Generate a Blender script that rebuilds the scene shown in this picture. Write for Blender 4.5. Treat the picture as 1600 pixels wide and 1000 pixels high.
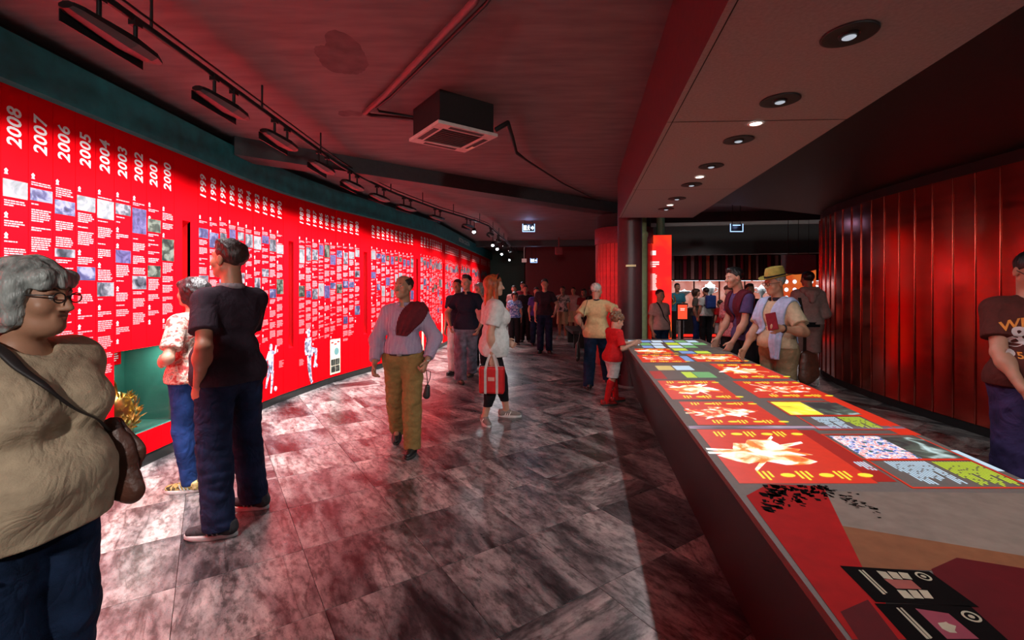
import bpy, bmesh, math, random
import numpy as np
from mathutils import Vector, Matrix, Euler

# ------------------------------------------------------------------ clear
for o in list(bpy.data.objects):
    bpy.data.objects.remove(o, do_unlink=True)
SC = bpy.context.scene
COL = SC.collection
CAM_H = 1.53
FPX = 711.0          # focal length in pixels of the 1600 px wide frame
HOR = 450.0          # horizon row
VPX = 911.0          # vanishing point column of the table / soffit direction

# ------------------------------------------------------------------ camera
cam_d = bpy.data.cameras.new('camera')
cam_d.sensor_width = 36.0
cam_d.lens = 36.0 * FPX / 1600.0
cam_d.shift_y = -(500.0 - HOR) / 1600.0
cam_d.clip_start = 0.05
cam = bpy.data.objects.new('camera', cam_d)
COL.objects.link(cam)
cam.location = (0, 0, CAM_H)
cam.rotation_euler = (math.pi / 2, 0, 0)
SC.camera = cam

# ------------------------------------------------------------------ world and exposure
W = bpy.data.worlds.new('world')
SC.world = W
W.use_nodes = True
W.node_tree.nodes['Background'].inputs[0].default_value = (0.5, 0.45, 0.5, 1)
W.node_tree.nodes['Background'].inputs[1].default_value = 0.004
SC.view_settings.view_transform = 'Standard'
SC.view_settings.look = 'None'
SC.view_settings.gamma = 1.0
SC.view_settings.use_curve_mapping = False
SC.view_settings.exposure = 0.35
SC.cycles.max_bounces = 6
SC.cycles.diffuse_bounces = 4
SC.cycles.glossy_bounces = 3
SC.cycles.transparent_max_bounces = 6
SC.cycles.sample_clamp_indirect = 6.0
SC.cycles.caustics_reflective = False
SC.cycles.caustics_refractive = False

# light levels (W), used by the lamp builders further down
P_WASH = 30.0        # each wall washer of the ceiling track
P_PROJ = 12.0        # each ceiling projector above the table
P_DOWN = 4.0         # each small downlight of the soffit
P_FAR = 40.0         # spots at the far end of the track
P_CASE = 7.0         # lamps of the trophy cases
P_FILL = 300.0      # added spotlights behind the camera, for the people in the aisle

rnd = random.Random(7)

def gnd(px, py, z=0.0):
    """pixel -> point on the horizontal plane of height z"""
    D = (CAM_H - z) * FPX / (py - HOR)
    return ((px - 800.0) * D / FPX, D, z)
def atD(px, py, D):
    return ((px - 800.0) * D / FPX, D, CAM_H + (HOR - py) * D / FPX)

# ------------------------------------------------------------------ object helpers
def put(o, parent=None):
    COL.objects.link(o)
    if parent is not None:
        o.parent = parent
    return o
def tag(o, label, cat, group=None, kind=None):
    o['label'] = label
    if cat: o['category'] = cat
    if group: o['group'] = group
    if kind: o['kind'] = kind
    return o
def empty(name, loc=(0, 0, 0), rz=0.0, parent=None):
    o = bpy.data.objects.new(name, None)
    o.empty_display_size = 0.1
    o.location = loc
    o.rotation_euler = (0, 0, rz)
    return put(o, parent)
def obj(name, me, parent=None, loc=None, rz=None):
    o = bpy.data.objects.new(name, me)
    if loc is not None: o.location = loc
    if rz is not None: o.rotation_euler = (0, 0, rz)
    return put(o, parent)
def structure(name, me, label=None):
    o = obj(name, me)
    o['kind'] = 'structure'
    if label: o['label'] = label
    return o

class MB:
    """collects simple solids, builds ONE mesh"""
    def __init__(s):
        s.v = []; s.f = []; s.m = []; s.sm = []; s.uv = {}
    def add(s, vs, fs, mi=0, smooth=False):
        n = len(s.v)
        s.v += [tuple(p) for p in vs]
        for f in fs:
            s.f.append(tuple(n + i for i in f)); s.m.append(mi); s.sm.append(smooth)
        return s
    def box(s, lo, hi, mi=0):
        x0, y0, z0 = lo; x1, y1, z1 = hi
        return s.add([(x0,y0,z0),(x1,y0,z0),(x1,y1,z0),(x0,y1,z0),(x0,y0,z1),(x1,y0,z1),(x1,y1,z1),(x0,y1,z1)],
                     [(0,3,2,1),(4,5,6,7),(0,1,5,4),(1,2,6,5),(2,3,7,6),(3,0,4,7)], mi)
    def bevbox(s, lo, hi, b=0.01, mi=0):
        bm = bmesh.new()
        bmesh.ops.create_cube(bm, size=1.0)
        c = [(lo[i] + hi[i]) / 2 for i in range(3)]; d = [hi[i] - lo[i] for i in range(3)]
        for v in bm.verts:
            v.co = Vector([c[i] + v.co[i] * d[i] for i in range(3)])
        bmesh.ops.bevel(bm, geom=bm.edges[:], offset=b, segments=2, affect='EDGES', profile=0.5)
        bm.verts.index_update()
        s.add([v.co[:] for v in bm.verts], [[v.index for v in f.verts] for f in bm.faces], mi)
        bm.free()
        return s
    def quad(s, a, b, c, d, mi=0):
        return s.add([a, b, c, d], [(0, 1, 2, 3)], mi)
    def poly(s, pts, mi=0):
        return s.add(pts, [tuple(range(len(pts)))], mi)
    def prism(s, pts, vec, mi=0):
        n = len(pts); v = Vector(vec)
        vs = [tuple(p) for p in pts] + [tuple(Vector(p) + v) for p in pts]
        fs = [tuple(range(n - 1, -1, -1)), tuple(range(n, 2 * n))]
        fs += [(i, (i + 1) % n, n + (i + 1) % n, n + i) for i in range(n)]
        return s.add(vs, fs, mi)
    def tube(s, path, r, n=10, mi=0, cap=True):
        path = [Vector(p) for p in path]
        rs = r if isinstance(r, (list, tuple)) else [r] * len(path)
        up = None; rings = []
        for i, p in enumerate(path):
            t = (path[min(i + 1, len(path) - 1)] - path[max(i - 1, 0)])
            if t.length < 1e-9: t = Vector((0, 0, 1))
            t.normalize()
            if up is None:
                a = Vector((0, 0, 1)) if abs(t.z) < 0.9 else Vector((1, 0, 0))
            else:
                a = up
            x = t.cross(a).normalized(); y = x.cross(t).normalized(); up = y
            rings.append([p + x * rs[i] * math.cos(2 * math.pi * k / n) + y * rs[i] * math.sin(2 * math.pi * k / n) for k in range(n)])
        vs = [q for ring in rings for q in ring]; fs = []
        for i in range(len(rings) - 1):
            for k in range(n):
                fs.append((i * n + k, i * n + (k + 1) % n, (i + 1) * n + (k + 1) % n, (i + 1) * n + k))
        s.add(vs, fs, mi, True)
        if cap:
            s.add(rings[0], [tuple(range(n - 1, -1, -1))], mi); s.add(rings[-1], [tuple(range(n))], mi)
        return s
    def lathe(s, prof, c=(0, 0, 0), n=24, mi=0):
        vs = []; fs = []
        for (r, z) in prof:
            for k in range(n):
                a = 2 * math.pi * k / n
                vs.append((c[0] + r * math.cos(a), c[1] + r * math.sin(a), c[2] + z))
        for i in range(len(prof) - 1):
            for k in range(n):
                fs.append((i * n + k, i * n + (k + 1) % n, (i + 1) * n + (k + 1) % n, (i + 1) * n + k))
        s.add(vs, fs, mi, True)
        return s
    def mesh(s, name, *mats):
        me = bpy.data.meshes.new(name)
        me.from_pydata(s.v, [], s.f)
        for m in mats: me.materials.append(m)
        if s.f:
            me.polygons.foreach_set('material_index', s.m)
            me.polygons.foreach_set('use_smooth', s.sm)
        me.update()
        return me
    def build(s, name, mats, parent=None, loc=None, rz=None):
        if not isinstance(mats, (list, tuple)): mats = [mats]
        return obj(name, s.mesh(name, *mats), parent, loc, rz)

# ------------------------------------------------------------------ materials
MATS = {}
def newmat(name):
    m = bpy.data.materials.new(name); m.use_nodes = True
    nt = m.node_tree
    b = nt.nodes['Principled BSDF']
    return m, nt, b
def lk(nt, a, b): nt.links.new(a, b)
def node(nt, t, **kw):
    n = nt.nodes.new(t)
    for k, v in kw.items():
        if hasattr(n, k): setattr(n, k, v)
    return n
def ramp(nt, fac, stops, interp='LINEAR'):
    r = node(nt, 'ShaderNodeValToRGB'); r.color_ramp.interpolation = interp
    e = r.color_ramp.elements
    while len(e) < len(stops): e.new(0.5)
    for i, (p, c) in enumerate(stops):
        e[i].position = p; e[i].color = (c[0], c[1], c[2], 1)
    lk(nt, fac, r.inputs[0])
    return r.outputs[0]
def mat(name, col, rough=0.6, metal=0.0, noise=0.12, scale=20.0, bump=0.0, bscale=60.0, spec=0.5, coat=0.0, stretch=None, wrinkle=0.0):
    if name in MATS: return MATS[name]
    m, nt, b = newmat(name)
    tc = node(nt, 'ShaderNodeTexCoord')
    src = tc.outputs['Object']
    if stretch:
        mp = node(nt, 'ShaderNodeMapping'); mp.inputs['Scale'].default_value = stretch
        lk(nt, src, mp.inputs[0]); src = mp.outputs[0]
    n = node(nt, 'ShaderNodeTexNoise'); n.inputs['Scale'].default_value = scale; n.inputs['Detail'].default_value = 4
    lk(nt, src, n.inputs['Vector'])
    lo = tuple(c * (1 - noise) for c in col); hi = tuple(min(1, c * (1 + noise)) for c in col)
    lk(nt, ramp(nt, n.outputs['Fac'], [(0.3, lo), (0.7, hi)]), b.inputs['Base Color'])
    b.inputs['Roughness'].default_value = rough
    b.inputs['Metallic'].default_value = metal
    b.inputs['Specular IOR Level'].default_value = spec
    b.inputs['Coat Weight'].default_value = coat
    if bump > 0:
        n2 = node(nt, 'ShaderNodeTexNoise'); n2.inputs['Scale'].default_value = bscale; n2.inputs['Detail'].default_value = 3
        lk(nt, src, n2.inputs['Vector'])
        bp = node(nt, 'ShaderNodeBump'); bp.inputs['Strength'].default_value = bump; bp.inputs['Distance'].default_value = 0.01
        lk(nt, n2.outputs['Fac'], bp.inputs['Height']); lk(nt, bp.outputs[0], b.inputs['Normal'])
        if wrinkle > 0: add_wrinkle(nt, src, wrinkle, bp, b)
    MATS[name] = m
    return m
def add_wrinkle(nt, src, amount, bp, b):
    n3 = node(nt, 'ShaderNodeTexNoise'); n3.inputs['Scale'].default_value = 7; n3.inputs['Detail'].default_value = 2; n3.inputs['Distortion'].default_value = 1.6
    mp3 = node(nt, 'ShaderNodeMapping'); mp3.inputs['Scale'].default_value = (1, 1, .8); mp3.inputs['Rotation'].default_value = (.3, .5, 0); lk(nt, src, mp3.inputs[0]); lk(nt, mp3.outputs[0], n3.inputs['Vector'])
    s3 = node(nt, 'ShaderNodeMath', operation='SUBTRACT'); s3.inputs[1].default_value = .5; lk(nt, n3.outputs['Fac'], s3.inputs[0])
    a3 = node(nt, 'ShaderNodeMath', operation='ABSOLUTE'); lk(nt, s3.outputs[0], a3.inputs[0])
    b3 = node(nt, 'ShaderNodeBump'); b3.inputs['Strength'].default_value = amount; b3.inputs['Distance'].default_value = .06
    lk(nt, a3.outputs[0], b3.inputs['Height'])
    if bp is not None: lk(nt, b3.outputs[0], bp.inputs['Normal'])
    else: lk(nt, b3.outputs[0], b.inputs['Normal'])
def glow(name, col, strength=1.0, base=(0.02, 0.02, 0.02)):
    """a thing that gives off light: lens, screen, lit sign; also projected light put in as glow"""
    if name in MATS: return MATS[name]
    m, nt, b = newmat(name)
    b.inputs['Base Color'].default_value = (*base, 1)
    tc = node(nt, 'ShaderNodeTexCoord')
    n = node(nt, 'ShaderNodeTexNoise'); n.inputs['Scale'].default_value = 30
    lk(nt, tc.outputs['Object'], n.inputs['Vector'])
    lk(nt, ramp(nt, n.outputs['Fac'], [(0.3, tuple(c * .88 for c in col)), (0.7, col)]), b.inputs['Emission Color'])
    b.inputs['Emission Strength'].default_value = strength
    b.inputs['Roughness'].default_value = 0.4
    MATS[name] = m
    return m
def glowpic(name, stops, strength, scale, distort, stretch=(1, 1, 1)):
    """a projected picture: blotchy figure on a ground"""
    if name in MATS: return MATS[name]
    m, nt, b = newmat(name)
    tc = node(nt, 'ShaderNodeTexCoord'); oi = node(nt, 'ShaderNodeObjectInfo')
    va = node(nt, 'ShaderNodeVectorMath', operation='MULTIPLY_ADD')
    va.inputs[1].default_value = stretch
    cb = node(nt, 'ShaderNodeCombineXYZ')
    mu = node(nt, 'ShaderNodeMath', operation='MULTIPLY'); mu.inputs[1].default_value = 50
    lk(nt, oi.outputs['Random'], mu.inputs[0]); lk(nt, mu.outputs[0], cb.inputs[0]); lk(nt, mu.outputs[0], cb.inputs[2])
    lk(nt, tc.outputs['Object'], va.inputs[0]); lk(nt, cb.outputs[0], va.inputs[2])
    n = node(nt, 'ShaderNodeTexNoise'); n.inputs['Scale'].default_value = scale; n.inputs['Detail'].default_value = 5
    n.inputs['Distortion'].default_value = distort
    lk(nt, va.outputs[0], n.inputs['Vector'])
    lk(nt, ramp(nt, n.outputs['Fac'], stops), b.inputs['Emission Color'])
    b.inputs['Emission Strength'].default_value = strength
    b.inputs['Base Color'].default_value = (.03, .02, .02, 1)
    MATS[name] = m
    return m
def photo_mat(name, stops, scale=12.0, dist=.8, stretch=(1, 1, 1)):
    if name in MATS: return MATS[name]
    m, nt, b = newmat(name)
    tc = node(nt, 'ShaderNodeTexCoord'); oi = node(nt, 'ShaderNodeObjectInfo')
    mu = node(nt, 'ShaderNodeMath', operation='MULTIPLY'); mu.inputs[1].default_value = 37
    lk(nt, oi.outputs['Random'], mu.inputs[0])
    mp = node(nt, 'ShaderNodeVectorMath', operation='MULTIPLY_ADD'); mp.inputs[1].default_value = stretch
    cb = node(nt, 'ShaderNodeCombineXYZ'); lk(nt, mu.outputs[0], cb.inputs[0]); lk(nt, mu.outputs[0], cb.inputs[1])
    lk(nt, tc.outputs['Object'], mp.inputs[0]); lk(nt, cb.outputs[0], mp.inputs[2])
    n = node(nt, 'ShaderNodeTexNoise'); n.inputs['Scale'].default_value = scale; n.inputs['Detail'].default_value = 4
    n.inputs['Distortion'].default_value = dist
    lk(nt, mp.outputs[0], n.inputs['Vector'])
    lk(nt, ramp(nt, n.outputs['Fac'], stops), b.inputs['Base Color'])
    b.inputs['Roughness'].default_value = 0.5
    MATS[name] = m
    return m
def stripes(name, c1, c2, period, axis=0, duty=0.45, rough=0.75):
    if name in MATS: return MATS[name]
    m, nt, b = newmat(name)
    tc = node(nt, 'ShaderNodeTexCoord')
    sp = node(nt, 'ShaderNodeSeparateXYZ'); lk(nt, tc.outputs['Object'], sp.inputs[0])
    n = node(nt, 'ShaderNodeTexNoise'); n.inputs['Scale'].default_value = 5
    lk(nt, tc.outputs['Object'], n.inputs['Vector'])
    ma = node(nt, 'ShaderNodeMath', operation='MULTIPLY_ADD'); ma.inputs[1].default_value = period * 1.2
    lk(nt, n.outputs['Fac'], ma.inputs[0])
    # a sleeve turns with the arm, so the stripes take in a little of the depth too
    mz = node(nt, 'ShaderNodeMath', operation='MULTIPLY_ADD'); mz.inputs[1].default_value = 0.35
    lk(nt, sp.outputs[1], mz.inputs[0]); lk(nt, sp.outputs[axis], mz.inputs[2])
    lk(nt, mz.outputs[0], ma.inputs[2])
    dv = node(nt, 'ShaderNodeMath', operation='DIVIDE'); dv.inputs[1].default_value = period; lk(nt, ma.outputs[0], dv.inputs[0])
    fr = node(nt, 'ShaderNodeMath', operation='FRACT'); lk(nt, dv.outputs[0], fr.inputs[0])
    lk(nt, ramp(nt, fr.outputs[0], [(0.0, c1), (duty, c1), (duty + .05, c2), (1.0, c2)]), b.inputs['Base Color'])
    add_wrinkle(nt, tc.outputs['Object'], .5, None, b)
    b.inputs['Roughness'].default_value = rough
    MATS[name] = m
    return m
def blotch(name, stops, scale=18, dist=0.6, rough=0.8):
    if name in MATS: return MATS[name]
    m, nt, b = newmat(name)
    tc = node(nt, 'ShaderNodeTexCoord')
    n = node(nt, 'ShaderNodeTexNoise'); n.inputs['Scale'].default_value = scale; n.inputs['Distortion'].default_value = dist
    n.inputs['Detail'].default_value = 3
    lk(nt, tc.outputs['Object'], n.inputs['Vector'])
    lk(nt, ramp(nt, n.outputs['Fac'], stops), b.inputs['Base Color'])
    b.inputs['Roughness'].default_value = rough
    add_wrinkle(nt, tc.outputs['Object'], .4, None, b)
    MATS[name] = m
    return m
def glass_mat():
    if 'glass' in MATS: return MATS['glass']
    m, nt, b = newmat('glass')
    out = nt.nodes['Material Output']
    tr = node(nt, 'ShaderNodeBsdfTransparent'); tr.inputs[0].default_value = (.93, .96, .95, 1)
    gl = node(nt, 'ShaderNodeBsdfGlossy'); gl.inputs['Roughness'].default_value = 0.03
    lw = node(nt, 'ShaderNodeLayerWeight'); lw.inputs['Blend'].default_value = 0.15
    mx = node(nt, 'ShaderNodeMixShader')
    n = node(nt, 'ShaderNodeTexNoise'); n.inputs['Scale'].default_value = 3
    mm = node(nt, 'ShaderNodeMath', operation='MULTIPLY'); mm.inputs[1].default_value = 0.8
    lk(nt, lw.outputs['Fresnel'], mm.inputs[0])
    lk(nt, mm.outputs[0], mx.inputs[0]); lk(nt, tr.outputs[0], mx.inputs[1]); lk(nt, gl.outputs[0], mx.inputs[2])
    lk(nt, mx.outputs[0], out.inputs[0])
    MATS['glass'] = m
    return m

# ------------------------------------------------------------------ lettering (all strings converted in one pass)
YEARS = [str(y) for y in range(2008, 1909, -1)]
STRINGS = YEARS + ['HISTORIA COLECTIVA', 'WEST', '&', '54(4)', 'E', 'R']
TEXT = {}
_tmp = []
for s_ in STRINGS:
    cu = bpy.data.curves.new('t', 'FONT'); cu.body = s_; cu.align_x = 'CENTER'; cu.align_y = 'CENTER'
    cu.size = 1.0; cu.offset = 0.022; cu.resolution_u = 3
    if s_ in YEARS: cu.shear = 0.12; cu.space_character = 1.06
    o_ = bpy.data.objects.new('t', cu); COL.objects.link(o_); _tmp.append((s_, o_))
bpy.context.view_layer.update()
_dg = bpy.context.evaluated_depsgraph_get()
for s_, o_ in _tmp:
    me_ = bpy.data.meshes.new_from_object(o_.evaluated_get(_dg))
    TEXT[s_] = ([tuple(v.co) for v in me_.vertices], [tuple(p.vertices) for p in me_.polygons])
    bpy.data.meshes.remove(me_)
for s_, o_ in _tmp:
    cu = o_.data; bpy.data.objects.remove(o_, do_unlink=True); bpy.data.curves.remove(cu)
def lettering(mb, s, O, U, V, size, mi=0):
    """flat letters of string s centred on O; U = reading direction, V = letters' up"""
    vs, fs = TEXT[s]
    O = Vector(O); U = Vector(U); V = Vector(V)
    mb.add([O + U * (x * size) + V * (y * size) for (x, y, z) in vs], fs, mi)

# ================================================================== SETTING
# ---- common materials
def marble_mat():
    m, nt, b = newmat('marble_tile')
    tc = node(nt, 'ShaderNodeTexCoord'); oi = node(nt, 'ShaderNodeObjectInfo')
    mu = node(nt, 'ShaderNodeMath', operation='MULTIPLY'); mu.inputs[1].default_value = 90
    lk(nt, oi.outputs['Random'], mu.inputs[0])
    cb = node(nt, 'ShaderNodeCombineXYZ'); lk(nt, mu.outputs[0], cb.inputs[0]); lk(nt, mu.outputs[0], cb.inputs[2])
    ad = node(nt, 'ShaderNodeVectorMath', operation='ADD'); lk(nt, tc.outputs['Object'], ad.inputs[0]); lk(nt, cb.outputs[0], ad.inputs[1])
    mp = node(nt, 'ShaderNodeMapping'); mp.inputs['Rotation'].default_value = (0, 0, math.radians(24)); mp.inputs['Scale'].default_value = (2.6, .75, 1)
    lk(nt, ad.outputs[0], mp.inputs[0])
    n1 = node(nt, 'ShaderNodeTexNoise'); n1.inputs['Scale'].default_value = 1.5; n1.inputs['Detail'].default_value = 8; n1.inputs['Roughness'].default_value = .62; n1.inputs['Distortion'].default_value = .55
    lk(nt, mp.outputs[0], n1.inputs['Vector'])
    n2 = node(nt, 'ShaderNodeTexNoise'); n2.inputs['Scale'].default_value = 16; n2.inputs['Detail'].default_value = 6; n2.inputs['Roughness'].default_value = .72
    mp2 = node(nt, 'ShaderNodeMapping'); mp2.inputs['Rotation'].default_value = (0, 0, math.radians(24)); mp2.inputs['Scale'].default_value = (1.6, .7, 1)
    lk(nt, ad.outputs[0], mp2.inputs[0]); lk(nt, mp2.outputs[0], n2.inputs['Vector'])
    base = ramp(nt, n1.outputs['Fac'], [(0.33, (.020, .018, .020)), (0.42, (.095, .086, .09)), (0.49, (.225, .208, .208)), (0.57, (.35, .325, .315)), (0.70, (.56, .53, .51))])
    # streaks along the bedding and a few fine dark cracks
    n3 = node(nt, 'ShaderNodeTexNoise'); n3.inputs['Scale'].default_value = 1.1; n3.inputs['Detail'].default_value = 5; n3.inputs['Distortion'].default_value = .5
    mp3 = node(nt, 'ShaderNodeMapping'); mp3.inputs['Rotation'].default_value = (0, 0, math.radians(30)); mp3.inputs['Scale'].default_value = (3.4, .55, 1); mp3.inputs['Location'].default_value = (3, 7, 0)
    lk(nt, ad.outputs[0], mp3.inputs[0]); lk(nt, mp3.outputs[0], n3.inputs['Vector'])
    s3 = node(nt, 'ShaderNodeMath', operation='SUBTRACT'); s3.inputs[1].default_value = .5; lk(nt, n3.outputs['Fac'], s3.inputs[0])
    a3 = node(nt, 'ShaderNodeMath', operation='ABSOLUTE'); lk(nt, s3.outputs[0], a3.inputs[0])
    vein = ramp(nt, a3.outputs[0], [(0.0, (.22, .2, .21)), (0.010, (.75, .75, .75)), (0.03, (1, 1, 1))])
    mx = node(nt, 'ShaderNodeMix', data_type='RGBA', blend_type='MULTIPLY'); mx.inputs[0].default_value = .8
    lk(nt, base, mx.inputs[6]); lk(nt, vein, mx.inputs[7])
    gr = ramp(nt, n2.outputs['Fac'], [(0.38, (.26, .25, .25)), (0.50, (.8, .8, .8)), (0.62, (1.2, 1.2, 1.2))])
    mx2 = node(nt, 'ShaderNodeMix', data_type='RGBA', blend_type='MULTIPLY'); mx2.inputs[0].default_value = .9
    lk(nt, mx.outputs[2], mx2.inputs[6]); lk(nt, gr, mx2.inputs[7])
    # every slab a little lighter or darker
    tone = ramp(nt, oi.outputs['Random'], [(0.0, (.62, .6, .62)), (0.5, (.95, .95, .95)), (1.0, (1.35, 1.33, 1.3))])
    mx3 = node(nt, 'ShaderNodeMix', data_type='RGBA', blend_type='MULTIPLY'); mx3.inputs[0].default_value = 1
    lk(nt, mx2.outputs[2], mx3.inputs[6]); lk(nt, tone, mx3.inputs[7])
    lk(nt, mx3.outputs[2], b.inputs['Base Color'])
    lk(nt, ramp(nt, n2.outputs['Fac'], [(0.3, (.38, .38, .38)), (0.7, (.24, .24, .24))]), b.inputs['Roughness'])
    bp = node(nt, 'ShaderNodeBump'); bp.inputs['Strength'].default_value = .12; bp.inputs['Distance'].default_value = .004
    lk(nt, n1.outputs['Fac'], bp.inputs['Height']); lk(nt, bp.outputs[0], b.inputs['Normal'])
    return m
M_MARBLE = marble_mat()
M_GROUT = mat('floor_grout', (.035, .033, .034), .7)
M_RED = mat('red_panel_paint', (.78, .0015, .006), .55, noise=.03, scale=3, spec=.02)
M_REDSIDE = mat('red_panel_edge', (.50, .002, .006), .5, noise=.03)
M_DARKGAP = mat('dark_backing', (.012, .01, .011), .8)
M_WHITE = mat('white_print', (.80, .76, .76), .5, noise=.02)
M_PINK = mat('text_print_pink', (.66, .20, .22), .6, noise=.06, spec=.2)
M_TEAL = mat('teal_paint', (.012, .21, .23), .55, noise=.25, scale=8, bump=.1)
M_KICK = mat('black_kickboard', (.012, .014, .014), .35)
M_BLACK = mat('black_paint', (.010, .009, .010), .55)
M_BLKMET = mat('black_metal', (.012, .012, .013), .38, metal=.4)
M_CEIL = mat('ceiling_concrete', (.15, .12, .125), .75, noise=.22, scale=2.2, bump=.12, bscale=9, stretch=(1, 5, 1))
M_SOFFIT = mat('soffit_plaster', (.30, .27, .27), .8, noise=.10, scale=60, bump=.15, bscale=160)
M_SOFSIDE = mat('soffit_side_paint', (.075, .014, .02), .6)
M_GREYPANEL = mat('grey_beam_paint', (.05, .045, .046), .6)

# ---- floor: slab underneath + square tiles laid at 33.7 degrees
fl = MB(); fl.box((-6, -3, -.12), (14, 24, -.012))
floor = structure('floor', fl.mesh('floor', M_GROUT), 'dark veined marble tile floor')
TA = math.radians(33.7); TS = .60
ca, sa = math.cos(TA), math.sin(TA)
tm = MB(); g = .0012
tm.bevbox((-TS / 2 + g, -TS / 2 + g, -.012), (TS / 2 - g, TS / 2 - g, 0.0), .0009)
tile_me = tm.mesh('floor_tile', M_MARBLE)
spots = []
for i in range(-40, 60):
    for j in range(-40, 60):
        a = -.14 + (i + .5) * TS; n_ = 2.29 + (j + .5) * TS
        x = a * ca - n_ * sa; y = a * sa + n_ * ca
        if -4.0 < x < 9.5 and 0.9 < y < 20:
            spots.append((y, x))
spots.sort()
def tile_seen(x, y):
    px = 800 + 711 * x / y; py = 450 + 1088 / y
    if px < -200 or px > 1750 or py > 1200: return False
    if x < -3.4 + max(0, y - 7) * .3: return False
    xt = x - .156 * y
    if .85 < xt < 2.3 and y < 6.6: return False          # under the table
    return True
near = [s_ for s_ in spots if tile_seen(s_[1], s_[0])]
keep = set(near[:295])
rest = MB()
for (y, x) in spots:
    if (y, x) in keep:
        o = obj('tile', tile_me, floor, (x, y, 0), TA + math.pi / 2 * rnd.choice((0, 0, 0, 2, 2, 1)))
    else:
        h_ = TS / 2 - g
        rest.add([(x + ca * p - sa * q, y + sa * p + ca * q, z) for z in (-.012, 0) for (p, q) in ((-h_, -h_), (h_, -h_), (h_, h_), (-h_, h_))],
                 [(4, 5, 6, 7), (0, 1, 5, 4), (1, 2, 6, 5), (2, 3, 7, 6), (3, 0, 4, 7)])
ro = rest.build('far_tiles', M_MARBLE, floor); ro['kind'] = 'stuff'

# ---- left wall: path, arc length
WP = [(-3.18, -2.2), (-3.18, 5.4), (-3.13, 6.1), (-3.05, 6.6), (-2.93, 7.3), (-2.72, 8.0), (-2.5, 8.7), (-2.15, 9.9), (-1.93, 10.8), (-1.82, 11.9), (-1.62, 13.8), (-1.4, 16.2), (-1.12, 19.2), (-1.0, 20.5)]
WS = [WP[0][1]]
for i in range(1, len(WP)):
    WS.append(WS[-1] + math.hypot(WP[i][0] - WP[i - 1][0], WP[i][1] - WP[i - 1][1]))
def wall_pt(s):
    x = float(np.interp(s, WS, [p[0] for p in WP])); y = float(np.interp(s, WS, [p[1] for p in WP]))
    return x, y
def wall_at(s, off=0.0):
    x0, y0 = wall_pt(s - .25); x1, y1 = wall_pt(s + .25)
    d = math.hypot(x1 - x0, y1 - y0); tx, ty = (x1 - x0) / d, (y1 - y0) / d
    x, y = wall_pt(s)
    return (x + ty * off, y - tx * off), (tx, ty), (ty, -tx)     # point, tangent, normal into the room
def sweep(name, m, s0, s1, step, o0, o1, z0, z1):
    """a band that follows the left wall from offset o0 to o1"""
    ss = list(np.arange(s0, s1, step)) + [s1]
    vs = []; fs = []
    for s in ss:
        for (o_, z) in ((o0, z0), (o1, z0), (o1, z1), (o0, z1)):
            p, t, n = wall_at(s, o_); vs.append((p[0], p[1], z))
    for i in range(len(ss) - 1):
        for k in range(4):
            fs.append((4 * i + k, 4 * i + 4 + k, 4 * i + 4 + (k + 1) % 4, 4 * i + (k + 1) % 4))
    fs += [(0, 1, 2, 3), tuple(4 * (len(ss) - 1) + k for k in (3, 2, 1, 0))]
    b = MB(); b.add(vs, fs)
    return b.mesh(name, m)
NICHE = (3.594, 4.25, .30, 1.02)
PT = .03                                  # panel thickness
# backing wall, left open at the niche
b = MB()
for me_args in ((-2.2, NICHE[0], 0, 2.8), (NICHE[0], NICHE[1], 0, NICHE[2]), (NICHE[0], NICHE[1], NICHE[3], 2.8)):
    b.box((-3.30, me_args[0], me_args[2]), (-3.18, me_args[1], me_args[3]))
b2 = sweep('w', M_DARKGAP, NICHE[1] + .022, WS[-1], .3, -.24, -.108, 0, 2.8)
b.add([v.co[:] for v in b2.vertices], [tuple(p.vertices) for p in b2.polygons])
wall_left = structure('wall_left', b.mesh('wall_left', M_DARKGAP), 'long curved wall of bright red vertical panels printed with a year-by-year history')
structure('baseboard_left', sweep('kick', M_KICK, -2.2, WS[-1], .16, 0.0, .022, 0, .10))
fas = structure('trim_1', sweep('fascia', M_TEAL, -2.2, WS[-1], .2, -.05, .11, 2.80, 3.10), 'dark teal fascia band above the red panels')
structure('wall_upper_left', sweep('wall_upper', M_BLACK, -2.2, WS[-1], .3, -.12, -.05, 2.80, 3.24))
# fascia lettering
b = MB(); (p, t, n) = wall_at(14.35, .1115)
lettering(b, 'HISTORIA COLECTIVA', (p[0], p[1], 2.95), (t[0], t[1], 0), (0, 0, 1), .17)
b.build('sign_lettering', mat('pale_sign_print', (.65, .85, .85), .5), fas)

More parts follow.
